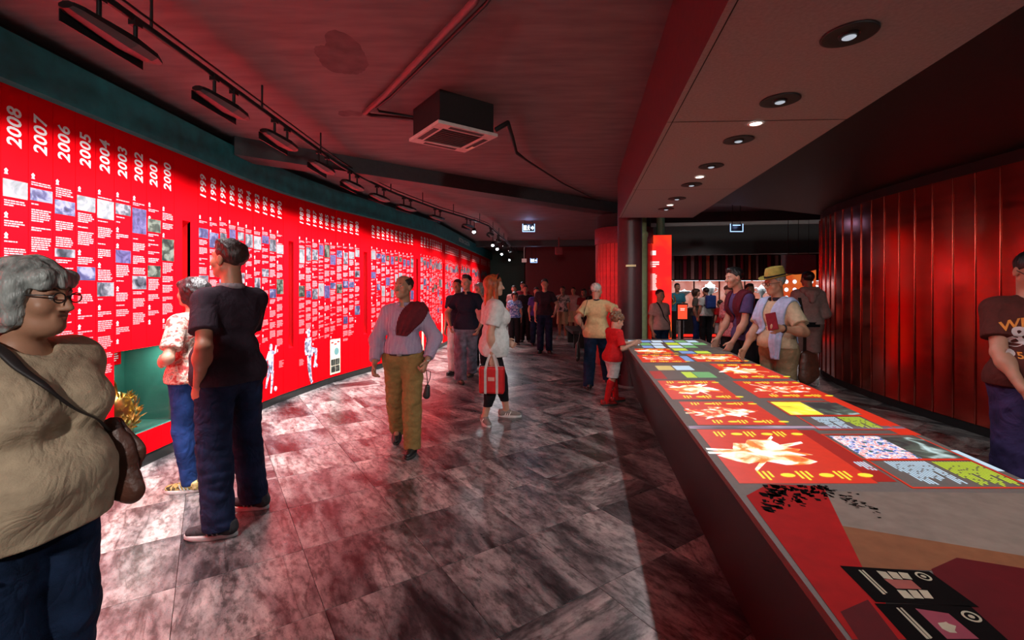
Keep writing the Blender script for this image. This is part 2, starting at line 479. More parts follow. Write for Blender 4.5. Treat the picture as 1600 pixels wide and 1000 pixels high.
# ---- red panels with their prints
PW = .16
ZB, ZT = .10, 2.80
def local_panel(s0, w):
    (p, t, n) = wall_at(s0 + w / 2, 0.0)
    return p, t, n
def panel_obj(s0, w, z0, z1, solid=None, name='panel'):
    """one flat panel; its own axes: x along the wall, y into the room, z up"""
    p, t, n = local_panel(s0, w)
    ang = math.atan2(t[1], t[0])
    # local x = t ; local y = left of t = (-ty,tx) = -n   -> the room lies at negative local y
    b = MB(); gp = .0016
    if solid is None:
        b.box((-w / 2 + gp, -PT, z0), (w / 2 - gp, 0, z1))
    else:
        sx0, sx1, sz0, sz1, dep = solid
        b.box((-w / 2 + gp, -PT, z0), (sx0, 0, z1)); b.box((sx1, -PT, z0), (w / 2 - gp, 0, z1))
        b.box((sx0, -PT, z0), (sx1, 0, sz0)); b.box((sx0, -PT, sz1), (sx1, 0, z1))
        # the slot: dark red back, splayed top and bottom
        b.box((sx0 - .004, dep - .004, sz0 - .05), (sx1 + .004, dep, sz1 + .05), 1)
        b.quad((sx0, -PT, sz0), (sx1, -PT, sz0), (sx1, dep, sz0 + .08), (sx0, dep, sz0 + .08), 0)
        b.quad((sx0, -PT, sz1), (sx0, dep, sz1 - .10), (sx1, dep, sz1 - .10), (sx1, -PT, sz1), 0)
        b.quad((sx0, -PT, sz0), (sx0, dep, sz0), (sx0, dep, sz1), (sx0, -PT, sz1), 1)
        b.quad((sx1, -PT, sz0), (sx1, -PT, sz1), (sx1, dep, sz1), (sx1, dep, sz0), 1)
    o = b.build(name, [M_RED, M_REDSIDE], wall_left, (p[0], p[1], 0), ang)
    return o
YF = -PT - .0012
PH = [photo_mat('photo_blue', [(.3, (0.004, 0.004, 0.025)), (.5, (0.037, 0.037, 0.104)), (.62, (0.143, 0.148, 0.211)), (.75, (0.139, 0.143, 0.173))], 13),
      photo_mat('photo_grey', [(.33, (0.004, 0.007, 0.013)), (.5, (0.058, 0.062, 0.082)), (.6, (0.173, 0.175, 0.193)), (.8, (0.139, 0.139, 0.144))], 15),
      photo_mat('photo_violet', [(.3, (0.012, 0.007, 0.040)), (.5, (0.051, 0.042, 0.124)), (.7, (0.092, 0.083, 0.161))], 16, 1.5),
      photo_mat('photo_pale', [(.35, (0.081, 0.092, 0.104)), (.5, (0.185, 0.194, 0.208)), (.65, (0.143, 0.146, 0.153))], 10),
      photo_mat('photo_green', [(.35, (0.002, 0.004, 0.004)), (.5, (0.023, 0.032, 0.023)), (.62, (0.104, 0.120, 0.099)), (.8, (0.116, 0.120, 0.104))], 14)]
M_CRM = mat('cream_print', (.85, .80, .60), .5, noise=.1)
def add_text(panel, ztop, zbot, holes, seed, fine=True):
    R = random.Random(seed)
    b = MB(); x0 = -PW / 2 + .018; x1 = PW / 2 - .014
    z = ztop; pitch = .0145; left_in_par = R.randint(2, 5); c = 0
    def emblem(z):
        # small white crest above an entry
        b.add([(x0 + .004, YF, z - .020), (x0 + .018, YF, z - .020), (x0 + .020, YF, z - .006), (x0 + .024, YF, z - .004), (x0 + .018, YF, z + .002), (x0 + .011, YF, z + .010), (x0 + .005, YF, z + .002), (x0 - .001, YF, z - .004), (x0 + .003, YF, z - .006)],
              [tuple(range(9))], 1)
        b.quad((x0, YF, z - .028), (x0 + .022, YF, z - .028), (x0 + .022, YF, z - .024), (x0, YF, z - .024), 1)
    emblem(z + .03)
    z -= .02
    while z > zbot:
        hit = [h for h in holes if h[0] - .012 < z < h[1] + .012]
        if hit:
            z = hit[0][0] - .022; continue
        if left_in_par == 0:
            left_in_par = R.choice((1, 2, 3, 4, 5, 6, 7))
            if R.random() < .28:
                z -= .05; emblem(z + .012); z -= .035
            else:
                z -= .018 + .02 * R.random()
            continue
        left_in_par -= 1
        end = x0 + (x1 - x0) * (R.uniform(.2, .7) if left_in_par == 0 else R.uniform(.82, 1.0))
        if fine:
            x = x0
            while x < end - .004:
                wd = min(R.uniform(.010, .032), end - x)
                b.quad((x, YF, z - .0045), (x + wd, YF, z - .0045), (x + wd, YF, z + .004), (x, YF, z + .004), 0)
                x += wd + .0035
        else:
            b.quad((x0, YF, z - .0045), (end, YF, z - .0045), (end, YF, z + .004), (x0, YF, z + .004), 0)
        z -= pitch
    return b.build('text_print', [M_PINK, M_WHITE], panel)
def add_photo(panel, z0, z1, k, inset=.006):
    b = MB(); w = PW / 2 - inset
    b.box((-w + .004, YF - .002, z0), (w, YF + .0005, z1))
    return b.build('photo_print', PH[k], panel)
def add_year(panel, year, zc, size):
    b = MB()
    lettering(b, year, (0.0, YF, zc), (0, 0, 1), (-1, 0, 0), size)
    return b.build('year_number', M_WHITE, panel)
# photos of the first two decades follow the picture: year -> [(z0, z1, kind)]
def pz(px, y0, y1):
    D = 2261 / (800 - px)
    return (CAM_H + (HOR - y1) * D / FPX, CAM_H + (HOR - y0) * D / FPX)
KNOWN = {2008: [(*pz(20, 283, 310), 3)], 2007: [(*pz(55, 296, 315), 0)], 2006: [(*pz(95, 314, 336), 0), (*pz(95, 389, 402), 1)],
         2005: [(*pz(127, 307, 330), 3), (*pz(127, 417, 438), 0)], 2004: [(*pz(157, 313, 342), 3), (*pz(157, 441, 463), 1)],
         2003: [(*pz(186, 319, 336), 1), (*pz(186, 391, 411), 2)], 2002: [(*pz(211, 326, 365), 2), (*pz(211, 431, 452), 1)],
         2001: [(*pz(236, 343, 363), 4), (*pz(236, 415, 433), 4)], 2000: [(*pz(259, 374, 408), 4)]}
s = 2.803; yi = 0; decade_count = 0
# plain panels nearer than the first year
for k in range(1, 16):
    panel_obj(s - k * PW, PW, ZB, ZT)
order = YEARS[:]
bounds = []
sec = [9] + [10] * 9
for di, cnt in enumerate(sec):
    for _ in range(cnt):
        if s + PW > WS[-1] - .1 or yi >= len(order): break
        year = order[yi]; yi += 1
        R = random.Random(int(year) * 13)
        under_niche = NICHE[0] - .02 < s < NICHE[1] - .05
        if under_niche:
            P = panel_obj(s, PW, NICHE[3], ZT)
            panel_obj(s, PW, ZB, NICHE[2])
        else:
            P = panel_obj(s, PW, ZB, ZT)
        add_year(P, year, 2.545 if s < 4.3 else 2.56, .118)
        top = 2.24 + R.uniform(-.02, .02)
        if int(year) in KNOWN:
            holes = [(a, c) for (a, c, k) in KNOWN[int(year)]]
            for (a, c, k) in KNOWN[int(year)]: add_photo(P, a, c, k)
        else:
            holes = []
            z1 = top - R.uniform(.03, .16)
            for q in range(R.choice((2, 2, 3)) if s < 13 else 3):
                hh = R.choice((.10, .12, .16, .20)); holes.append((z1 - hh, z1))
                add_photo(P, z1 - hh, z1, R.choice((0, 0, 1, 1, 2, 3, 3, 4)), R.choice((.006, .006, .02)))
                z1 -= hh + R.uniform(.22, .5)
        bot = {2003: 1.12, 2002: 1.20, 2001: 1.25, 2000: 1.16}.get(int(year), R.uniform(.62, .95))
        if s > 10.2: bot = R.uniform(.6, .75)
        add_text(P, top, bot, holes, int(year), fine=s < 7.5)
        bounds.append((int(year), s))
        s += PW
    if s + .32 < WS[-1] - .1:
        panel_obj(s, .32, ZB, ZT, (-.055, .055, .70, 2.18, .10), 'slot_panel')
        s += .32
YS = dict(bounds)

# niche: teal box with a shelf, glass in front, golden piece inside
b = MB()
x0, x1 = -3.62, -3.18 - .002
(n0, n1, nz0, nz1) = NICHE
b.box((x0 - .02, n0 - .02, nz0 - .02), (x0, n1 + .02, nz1 + .02))
b.box((x0, n0 + .001, nz0 - .02), (-3.152, n1 - .001, nz0 + .004)); b.box((x0, n0 - .02, nz1), (x1, n1 + .02, nz1 + .02))
b.box((x0, n0 - .02, nz0), (x1, n0, nz1)); b.box((x0, n1, nz0), (x1, n1 + .02, nz1))
niche = b.build('niche_lining', mat('niche_teal', (.035, .16, .125), .5, noise=.15, scale=6), wall_left)
b = MB(); b.box((x0 + .001, n0 + .185, nz0), (x0 + .004, n0 + .189, nz1))
b.build('joint_line', M_DARKGAP, wall_left)
b = MB(); b.box((-3.176, n0 + .002, nz0 + .002), (-3.171, n1 - .002, nz1 - .002))
b.build('glass_pane', glass_mat(), wall_left)
b = MB(); b.box((x0 + .004, 4.06, .83), (x0 + .012, 4.20, .99), 0)
R = random.Random(3)
for k in range(6):
    b.box((x0 + .012, 4.075, .965 - k * .02), (x0 + .0128, 4.075 + R.uniform(.07, .11), .973 - k * .02), 1)
b.build('caption_card', [M_RED, M_WHITE], wall_left)
ld = bpy.data.lights.new('niche_lamp', 'AREA'); ld.shape = 'RECTANGLE'; ld.size = .5; ld.size_y = .03; ld.energy = 4.0; ld.color = (.85, 1, .9)
lo = bpy.data.objects.new('niche_lamp', ld); lo.location = (-3.28, 3.92, 1.005); lo.rotation_euler = (0, 0, math.pi / 2); COL.objects.link(lo)

# prints low on the wall: cut-out figures and posters, flat on the panels
M_FIG = photo_mat('figure_print', [(.32, (.03, .035, .06)), (.45, (.28, .3, .42)), (.55, (.62, .64, .78)), (.7, (.93, .94, .97))], 16, .8)
def cutout(name, s, pts, m, scale, z0, off=.0345):
    (p, t, n) = wall_at(s, off)
    b = MB()
    for poly in pts:
        front = [(q[0] * scale, 0, q[1] * scale) for q in poly]
        b.prism(front, (0, .003, 0))
    return b.build(name, m, wall_left, (p[0], p[1], z0), math.atan2(t[1], t[0]))
def limb(a, c, wa, wc):
    d = Vector((c[0] - a[0], c[1] - a[1])); d.normalize(); nx, ny = -d.y, d.x
    return [(a[0] + nx * wa, a[1] + ny * wa), (a[0] - nx * wa, a[1] - ny * wa), (c[0] - nx * wc, c[1] - ny * wc), (c[0] + nx * wc, c[1] + ny * wc)]
def disc(c, rx, ry, n=12):
    return [(c[0] + rx * math.cos(2 * math.pi * k / n), c[1] + ry * math.sin(2 * math.pi * k / n)) for k in range(n)]
player = [disc((0, .93), .05, .07), limb((0, .86), (0, .52), .085, .075), limb((-.07, .82), (-.15, .66), .028, .024), limb((-.15, .66), (-.10, .58), .024, .02),
          limb((.07, .82), (.14, .80), .028, .025), limb((.14, .80), (.17, .95), .024, .018), limb((0, .54), (-.02, .44), .085, .09),
          limb((-.06, .46), (-.12, .30), .045, .034), limb((-.12, .30), (-.16, .16), .03, .02), limb((.05, .46), (.03, .22), .045, .034), limb((.03, .22), (.0, .03), .032, .022), disc((.15, .09), .05, .05)]
cutout('figure_print', 5.88, player, M_FIG, .66, .15)
sitter = [disc((0, .93), .045, .06), limb((-.08, .975), (.06, .985), .02, .02), limb((-.045, .99), (.04, .995), .03, .045), limb((0, .87), (.0, .56), .085, .10), limb((-.07, .82), (-.08, .62), .04, .034),
          limb((-.06, .62), (.14, .56), .05, .05), limb((.05, .64), (.26, .60), .06, .045), limb((.24, .62), (.22, .42), .04, .034), limb((.22, .42), (.17, .30), .03, .03),
          limb((.22, .36), (.28, .30), .02, .03), limb((.02, .54), (.03, .3), .06, .05), limb((.03, .3), (.08, .07), .05, .03), limb((.08, .08), (.11, .02), .03, .03)]
cutout('figure_print', 6.72, sitter, M_FIG, .80, .10)
(p, t, n) = wall_at(7.42, .0345)
b = MB(); b.box((-.13, 0, 0), (.13, .004, .56), 0); b.box((-.11, -.001, .03), (-.004, .001, .13), 1); b.box((.004, -.001, .03), (.11, .001, .13), 1)
b.box((-.11, -.001, .14), (-.004, .001, .24), 1); b.box((.004, -.001, .14), (.11, .001, .24), 1)
b.prism([(.03 + q[0], -.001, .36 + q[1]) for q in disc((0, 0), .06, .06, 14)], (0, .002, 0), 2)
for q in (-.08, 0, .08): b.box((q - .03, -.001, .47 + (.03 if q else .0)), (q + .03, .001, .49 + (.03 if q else 0)), 3)
b.build('poster_print', [M_CRM, PH[4], mat('teal_print', (.15, .35, .35), .5), M_RED], wall_left, (p[0], p[1], .14), math.atan2(t[1], t[0]))
cutout('medal_print', 8.40, [disc((0, .5), .07, .07, 18), limb((0, .43), (0, .08), .012, .012)], PH[3], .8, .12)
cutout('medal_print', 8.62, [disc((0, .5), .05, .08, 14), limb((0, .43), (0, .08), .02, .02), limb((-.05, .06), (.05, .06), .02, .02)], PH[3], .8, .12)
for s_, z_ in ((6.06, .55), (6.50, .50), (7.75, .80)):
    b = MB(); R = random.Random(int(s_ * 100)); (p, t, n) = wall_at(s_, .0345)
    for k in range(6): b.box((0, 0, -k * .016), (R.uniform(.06, .12), .001, -k * .016 + .008))
    b.build('caption_print', M_PINK, wall_left, (p[0], p[1], z_), math.atan2(t[1], t[0]))
for s_ in (10.45, 11.9):
    (p, t, n) = wall_at(s_, .0345); b = MB(); b.box((-.05, 0, 0), (.05, .004, .75))
    b.build('poster_print', M_CRM, wall_left, (p[0], p[1], .12), math.atan2(t[1], t[0]))

# ---- ceiling, beams
b = MB(); b.box((-5, -3, 3.20), (14, 24, 3.36))
ceiling = structure('ceiling', b.mesh('ceiling', M_CEIL), 'raw concrete ceiling with board marks')
def beam(name, a, c, width, z0, m):
    a = Vector((a[0], a[1], 0)); c = Vector((c[0], c[1], 0)); d = (c - a).normalized(); n = Vector((-d.y, d.x, 0)) * width
    b = MB(); b.prism([(*a.xy, z0), (*c.xy, z0), (*(c + n).xy, z0), (*(a + n).xy, z0)], (0, 0, 3.2 - z0))
    return structure(name, b.mesh(name, m))
M_BEAM = mat('beam_paint', (.035, .045, .05), .55)
beam('trim_2', (-3.05, 5.0), (2.3, 9.1), .32, 3.0, M_BEAM)
beam('trim_3', (-1.6, 16.2), (4.0, 15.6), .35, 3.0, M_BEAM)
beam('trim_4', (2.4, 10.3), (9.5, 9.2), .5, 2.98, M_BEAM)

# old water stain on the ceiling boards
R = random.Random(17); b = MB(); c = gnd(0, 900)
def stain(cx, cy, rx, ry, n=60):
    ph = [R.uniform(0, 6.28) for _ in range(5)]
    rad = lambda a: .85 + sum(.16 / (q + 1) * math.sin((q + 2) * a + ph[q]) for q in range(5)) + R.uniform(-.03, .03)
    pts = []
    for k in range(n):
        a = 2 * math.pi * k / n; r = rad(a); pts.append((cx + rx * r * math.cos(a), cy + ry * r * math.sin(a), 3.1985))
    b.poly(pts[::-1])
stain(-1.22, 3.28, .22, .32); 
b.build('water_stain', mat('ceiling_stain', (.10, .07, .075), .8, noise=.3, scale=9), ceiling)
b = MB(); stain(-1.55, 4.35, .12, .10); b.build('water_stain', mat('ceiling_stain', (.10, .07, .075), .8), ceiling)
# ---- soffit over the table (parallel to the table)
def TP(xt, D, z):          # table frame -> world: xt = offset across at depth D
    return (xt + .1561 * D, D, z)
SZ = 2.60
D0, D1 = -1.5, 6.92
xl, xr = .542, 1.67
b = MB()
prof = [(xl, SZ), (xr, SZ), (xr, 3.2), (xl - .02, 3.2)]
vs = [TP(x, D0, z) for x, z in prof] + [TP(x, D1, z) for x, z in prof]
b.add(vs, [(0, 4, 5, 1)], 0); b.add(vs, [(1, 5, 6, 2), (2, 6, 7, 3), (3, 7, 4, 0), (4, 7, 6, 5), (0, 1, 2, 3)], 1)
soffit = structure('ceiling_soffit', b.mesh('soffit', M_SOFFIT, M_SOFSIDE), 'long grey dropped soffit over the table')
b = MB()
for d in (2.93, 4.95):
    b.add([TP(xl, d, SZ - .0015), TP(xr, d - .05, SZ - .0015), TP(xr, d - .042, SZ - .0015), TP(xl, d + .008, SZ - .0015)], [(0, 1, 2, 3)])
b.add([TP(xl + .03, D0, SZ - .0015), TP(xl + .036, D0, SZ - .0015), TP(xl + .036, D1, SZ - .0015), TP(xl + .03, D1, SZ - .0015)], [(0, 1, 2, 3)])
b.build('board_joint', M_DARKGAP, soffit)
# black ceiling zone right of the soffit
b = MB(); b.add([TP(xr + .01, -3, 2.86), (7.5, -3, 2.86), (7.5, 9.2, 2.86), TP(xr + .01, 6.9, 2.86)], [(0, 3, 2, 1)])
b.add([TP(xr + .01, -3, 2.86), (7.5, -3, 2.86), (7.5, 9.2, 2.86), TP(xr + .01, 6.9, 2.86), TP(xr + .01, -3, 3.2), (7.5, -3, 3.2), (7.5, 9.2, 3.2), TP(xr + .01, 6.9, 3.2)],
      [(2, 3, 7, 6), (0, 1, 5, 4), (1, 2, 6, 5), (3, 0, 4, 7)])
structure('ceiling_lowered', b.mesh('ceiling_lowered', M_BLACK), 'black lowered ceiling over the right aisle')

# ---- right curved wall of dark red metal panels
RP = [(4.86, -2.5), (4.86, 4.4), (4.88, 5.3), (4.95, 6.2), (5.14, 7.2), (5.46, 8.05), (5.96, 8.8), (6.7, 9.4), (7.7, 9.8)]
RS = [0]
for i in range(1, len(RP)): RS.append(RS[-1] + math.hypot(RP[i][0] - RP[i - 1][0], RP[i][1] - RP[i - 1][1]))
def rw(s):
    x = float(np.interp(s, RS, [p[0] for p in RP])); y = float(np.interp(s, RS, [p[1] for p in RP])); return Vector((x, y, 0))
def copper():
    m, nt, b = newmat('dark_red_metal')
    tc = node(nt, 'ShaderNodeTexCoord')
    mp = node(nt, 'ShaderNodeMapping'); mp.inputs['Scale'].default_value = (.6, .6, 5); lk(nt, tc.outputs['Object'], mp.inputs[0])
    n = node(nt, 'ShaderNodeTexNoise'); n.inputs['Scale'].default_value = 2.2; n.inputs['Detail'].default_value = 5; lk(nt, mp.outputs[0], n.inputs['Vector'])
    lk(nt, ramp(nt, n.outputs['Fac'], [(.3, (.54, .13, .095)), (.7, (.62, .16, .115))]), b.inputs['Base Color'])
    lk(nt, ramp(nt, n.outputs['Fac'], [(.3, (.17, .17, .17)), (.7, (.23, .23, .23))]), b.inputs['Roughness'])
    b.inputs['Metallic'].default_value = 1.0
    return m
M_COPPER = copper()
b = MB()
ss = list(np.arange(0, RS[-1], .25))
vs = []; fs = []
for s_ in ss:
    p = rw(s_); d = (rw(s_ + .1) - rw(s_ - .1)).normalized(); n = Vector((d.y, -d.x, 0))
    q = p + n * .1
    vs += [(p.x, p.y, 0), (p.x, p.y, 2.86), (q.x + n.x * .2, q.y + n.y * .2, 2.86), (q.x + n.x * .2, q.y + n.y * .2, 0)]
for i in range(len(ss) - 1):
    for k in range(4): fs.append((4 * i + k, 4 * i + 4 + k, 4 * i + 4 + (k + 1) % 4, 4 * i + (k + 1) % 4))
b.add(vs, fs)
wall_right = structure('wall_right', b.mesh('wall_right', M_DARKGAP), 'curved wall of dark red reflective metal panels with bright vertical seams')
PWR = .25
npan = int(RS[-1] / PWR) - 1
for k in range(npan):
    s_ = k * PWR + .02
    a, c = rw(s_), rw(s_ + PWR)
    d = (c - a).normalized(); n = Vector((-d.y, d.x, 0))      # towards the room
    b = MB(); N = 6; w = (c - a).length
    # each sheet is bowed a little and lips out at its far edge
    pr = [(-w / 2 + .001, 0.0)] + [(-w / 2 + .002 + (w - .004) * i / N, .010 + .0010 * math.sin(math.pi * i / N)) for i in range(N + 1)] + [(w / 2 - .001, 0.0)]
    vs = [(x, y, .10) for x, y in pr] + [(x, y, 2.74) for x, y in pr]; m_ = len(pr)
    b.add(vs, [(i, i + 1, m_ + i + 1, m_ + i) for i in range(m_ - 1)], 0, False)
    b.add(vs, [tuple(range(m_ - 1, -1, -1)), tuple(range(m_, 2 * m_))])
    mid = (a + c) / 2
    o = b.build('panel', M_COPPER, wall_right, (mid.x, mid.y, 0), math.atan2(d.y, d.x))
    b = MB(); b.tube([(w / 2, .016, .10), (w / 2, .016, 2.74)], .0075, 8)
    b.build('seam', M_COPPER, wall_right, (mid.x, mid.y, 0), math.atan2(d.y, d.x))

# ---- dark column at the soffit end, its lit edge added as an olive tube
c = atD(984, 450, 7.25)
b = MB(); b.lathe([(.19, 0), (.19, 3.2)], (c[0], c[1], 0), 32)
structure('column', b.mesh('column', mat('column_paint', (.06, .02, .024), .4)), 'dark round column at the end of the long table')
c = atD(1003, 450, 7.5)
b = MB(); b.lathe([(.085, 0), (.085, 2.36), (.10, 2.38), (.10, 2.44), (.075, 2.46), (.075, 3.2)], (c[0], c[1], 0), 20)
structure('column_lit_edge', b.mesh('post', mat('lit_edge_olive', (.30, .33, .17), .45)), 'pale olive tube drawn as the lit edge of the dark column')
b = MB(); b.box((1.76, 7.04, 1.86), (1.92, 7.052, 1.89)); b.build('wall_fitting', mat('brass_fitting', (.6, .45, .25), .35, metal=.8), bpy.data.objects['column'])

# ---- small curved wall of red slats behind the column
c0 = Vector((2.27, 9.25, 0)); r0 = .55
b = MB(); b.lathe([(r0 - .02, 0), (r0 - .02, 2.98)], c0, 36)
b.lathe([(r0 + .03, 2.40), (r0 + .03, 2.72), (r0 - .02, 2.72)], c0, 36, 1)
wc = structure('wall_center', b.mesh('wall_center', M_DARKGAP, mat('dusky_red_band', (.30, .05, .07), .5)), 'round core wall clad in red vertical slats')
b = MB(); b.box((-.040, -.012, 0), (.040, .012, 2.40)); sl = b.mesh('slat', mat('red_slat', (.50, .10, .10), .32, metal=.5))
for k in range(40):
    a = 2 * math.pi * k / 40
    obj('slat', sl, wc, (c0.x + r0 * math.cos(a), c0.y + r0 * math.sin(a), 0), a + math.pi / 2)

# ---- far end walls
b = MB(); b.box((-2.2, 20.6, 0), (.6, 20.8, 3.2), 0); b.box((.6, 18.4, 0), (3.6, 18.6, 3.2), 1); b.box((.55, 18.4, 0), (.6, 20.7, 3.2), 1)
b.box((3.6, 18.6, 0), (3.7, 14.8, 3.2), 1)
structure('wall_far', b.mesh('wall_far', mat('far_green', (.03, .075, .06), .6), mat('far_dark_red', (.14, .018, .022), .6)), 'dark red end wall beyond the visitors')
b = MB(); b.box((-3.4, -2.8, 0), (8, -2.6, 3.2)); structure('wall_behind', b.mesh('wall_behind', mat('entry_wall', (.05, .03, .03), .7)))
b = MB(); b.box((12.0, -2.8, 0), (12.2, 20, 3.2)); structure('wall_outer', b.mesh('wall_outer', M_BLACK))

# ================================================================== THINGS
# ---- the long projection table
TZ = .78
TL, TR = .5625, 1.725
TD0, TD1 = .35, 6.68
M_TTOP = mat('table_top_laminate', (.20, .165, .15), .6, spec=.25, noise=.05, scale=80)
M_TSIDE = mat('table_side_dark', (.028, .014, .017), .45)
table = empty('projection_table', TP(1.14, 3.5, 0)); tag(table, 'very long dark table lit by projected football pictures', 'table')
TO = Vector(table.location)
def tbl(mb, name, mats, parent=None):
    mb.v = [tuple(Vector(p) - TO) for p in mb.v]
    return mb.build(name, mats, parent or table)
b = MB()
b.add([TP(TL, TD0, TZ), TP(TR, TD0, TZ), TP(TR, TD1, TZ), TP(TL, TD1, TZ), TP(TL, TD0, TZ - .025), TP(TR, TD0, TZ - .025), TP(TR, TD1, TZ - .025), TP(TL, TD1, TZ - .025)],
      [(0, 1, 2, 3), (4, 7, 6, 5), (0, 4, 5, 1), (1, 5, 6, 2), (2, 6, 7, 3), (3, 7, 4, 0)])
tbl(b, 'table_top', M_TTOP)
b = MB(); i0, i1 = TL + .012, TR - .012; j0, j1 = TL + .19, TR - .19; e = TD1 - .01; f = TD1 - .17
vs = [TP(i0, TD0, TZ - .026), TP(i1, TD0, TZ - .026), TP(i1, e, TZ - .026), TP(i0, e, TZ - .026), TP(j0, TD0 + .1, .0), TP(j1, TD0 + .1, 0), TP(j1, f, 0), TP(j0, f, 0)]
b.add(vs, [(0, 1, 5, 4), (1, 2, 6, 5), (2, 3, 7, 6), (3, 0, 4, 7), (4, 5, 6, 7), (0, 3, 2, 1)])
tbl(b, 'base', M_TSIDE)
# --- projector light on the table top, put in as glowing sheets. (t = across as seen from the camera, D = depth)
KT = CAM_H - TZ
def tq(t0, t1, d0, d1, lift):
    z = TZ + lift
    return [TP(t0 * KT, d0, z), TP(t1 * KT, d0, z), TP(t1 * KT, d1, z), TP(t0 * KT, d1, z)]
def flat(mb, t0, t1, d0, d1, lift, mi=0): mb.quad(*tq(t0, t1, d0, d1, lift), mi)
def tpx(px, py, lift):
    D = (CAM_H - TZ) * FPX / (py - HOR); return ((px - 800) * D / FPX, D, TZ + lift)
G_RED = glow('projected_red', (.95, .035, .006), 0.60)
G_RED2 = glow('projected_deep_red', (.70, .015, .004), 0.44)
G_YEL = glow('projected_yellow', (.95, .80, .04), 0.88)
G_LIME = glow('projected_lime', (.62, .78, .05), 0.76)
G_ICE = glow('projected_ice', (.62, .80, .95), 0.76)
G_GRN = glow('projected_green', (.25, .62, .22), 0.56)
G_DRK = glow('projected_dark', (.08, .07, .06), .5, base=(.09, .075, .07))
G_BLUE = glow('projected_blue', (.25, .42, .85), 0.64)
G_FIG = glowpic('projected_figure', [(.30, (.85, .03, .005)), (.44, (1, .22, .02)), (.52, (1, .75, .45)), (.60, (1, .97, .95)), (.75, (.75, .85, 1))], 1.1, 7, 1.2)
G_FIG2 = glowpic('projected_players', [(.30, (.5, .01, .0)), (.46, (1, .06, .01)), (.55, (1, .55, .25)), (.62, (.95, .95, 1))], 1.0, 9, 2.0)
G_CROWD = glowpic('projected_crowd', [(.36, (.02, .1, .02)), (.44, (.1, .15, .6)), (.5, (.95, .95, .95)), (.56, (.9, .1, .1)), (.66, (1, 1, 1))], 1.0, 38, 0.5)
G_NIGHT = glowpic('projected_night', [(.42, (.03, .03, .03)), (.58, (.1, .13, .1)), (.70, (.65, .85, .85))], .7, 7, 1.0)
G_YPIC = glowpic('projected_yellow_pic', [(.34, (.05, .05, .02)), (.42, (.85, .62, .02)), (.6, (1, .88, .05)), (.75, (1, .95, .4))], 1.0, 6, .6)
def caption(mb, t, d, sc, mi):
    """two thin bars and a dot: the little yellow captions on each picture"""
    for k, (o_, ln) in enumerate(((0, .07), (.028, .09), (.056, .05))):
        flat(mb, t + o_, t + o_ + .014, d - ln * sc, d + .04 * sc, .0026, mi)
    c = (t + .15, d - .02 * sc); n = 10
    mb.poly([TP((c[0] + .04 * math.cos(2 * math.pi * k / n)) * KT, c[1] + .030 * sc * math.sin(2 * math.pi * k / n), TZ + .0026) for k in range(n)], mi)
def red_picture(t0, t1, d0, d1, figm, caps=(3, 3), seed=0, figure=None):
    R = random.Random(seed)
    b = MB(); flat(b, t0, t1, d0, d1, .0012)
    P = tbl(b, 'projected_picture', G_RED)
    # the player: a ragged bright shape across the picture
    b = MB(); cx = (t0 + t1) / 2 + R.uniform(-.06, .02); cy = (d0 + d1) / 2; n = 26; pts = []
    w, h = (t1 - t0) * .40, (d1 - d0) * .24
    for k in range(n):
        a = 2 * math.pi * k / n; rr = .62 + .55 * R.random()
        pts.append(TP((cx + w * rr * math.cos(a)) * KT, cy + h * rr * math.sin(a), TZ + .002))
    b.poly(pts)
    for q in range(5):       # arms, legs, ball
        a = R.uniform(0, 6.28); x1 = cx + w * 1.25 * math.cos(a); y1 = cy + h * 1.5 * math.sin(a)
        x0_ = cx + w * .3 * math.cos(a + .4); y0_ = cy + h * .3 * math.sin(a + .4)
        b.poly([TP(x0_ * KT, y0_ - .02, TZ + .0019), TP(x1 * KT, y1 - .012, TZ + .0019), TP(x1 * KT, y1 + .012, TZ + .0019), TP(x0_ * KT, y0_ + .03, TZ + .0019)])
    o = tbl(b, 'projected_player', figm, P); o.location -= P.location
    b = MB(); sc = (d1 - d0) * 1.0
    for k in range(caps[0]): caption(b, t0 + (t1 - t0) * (.14 + .29 * k), d1 - .10 * (d1 - d0), sc, 0)
    for k in range(caps[1]): caption(b, t0 + (t1 - t0) * (.20 + .29 * k), d0 + .13 * (d1 - d0), sc, 0)
    tbl(b, 'projected_caption', G_YEL, P)['kind'] = 'stuff'
def card(t0, t1, d0, d1, m, name='projected_card', lift=.0014):
    b = MB(); flat(b, t0, t1, d0, d1, lift); return tbl(b, name, m)
def textblock(t0, t1, d0, d1, m, rows, seed):
    R = random.Random(seed); b = MB(); w = (t1 - t0) / rows
    for k in range(rows):
        L = R.uniform(.75, 1.0) if k % 5 else R.uniform(.4, .7)
        x = t0 + k * w
        dd = d1; end = d1 - (d1 - d0) * L
        while dd > end + .01:
            e_ = max(end, dd - R.uniform(.03, .09)); flat(b, x, x + w * .62, e_, dd, .002); dd = e_ - .008
    o = tbl(b, 'projected_text', m); o['kind'] = 'stuff'; return o
def outline(t0, t1, d0, d1, wt=.012, wd=.010):
    b = MB()
    flat(b, t0, t1, d0, d0 + wd, .0023); flat(b, t0, t1, d1 - wd, d1, .0023); flat(b, t0, t0 + wt, d0, d1, .0023); flat(b, t1 - wt, t1, d0, d1, .0023)
    return tbl(b, 'projected_frame', G_RED)
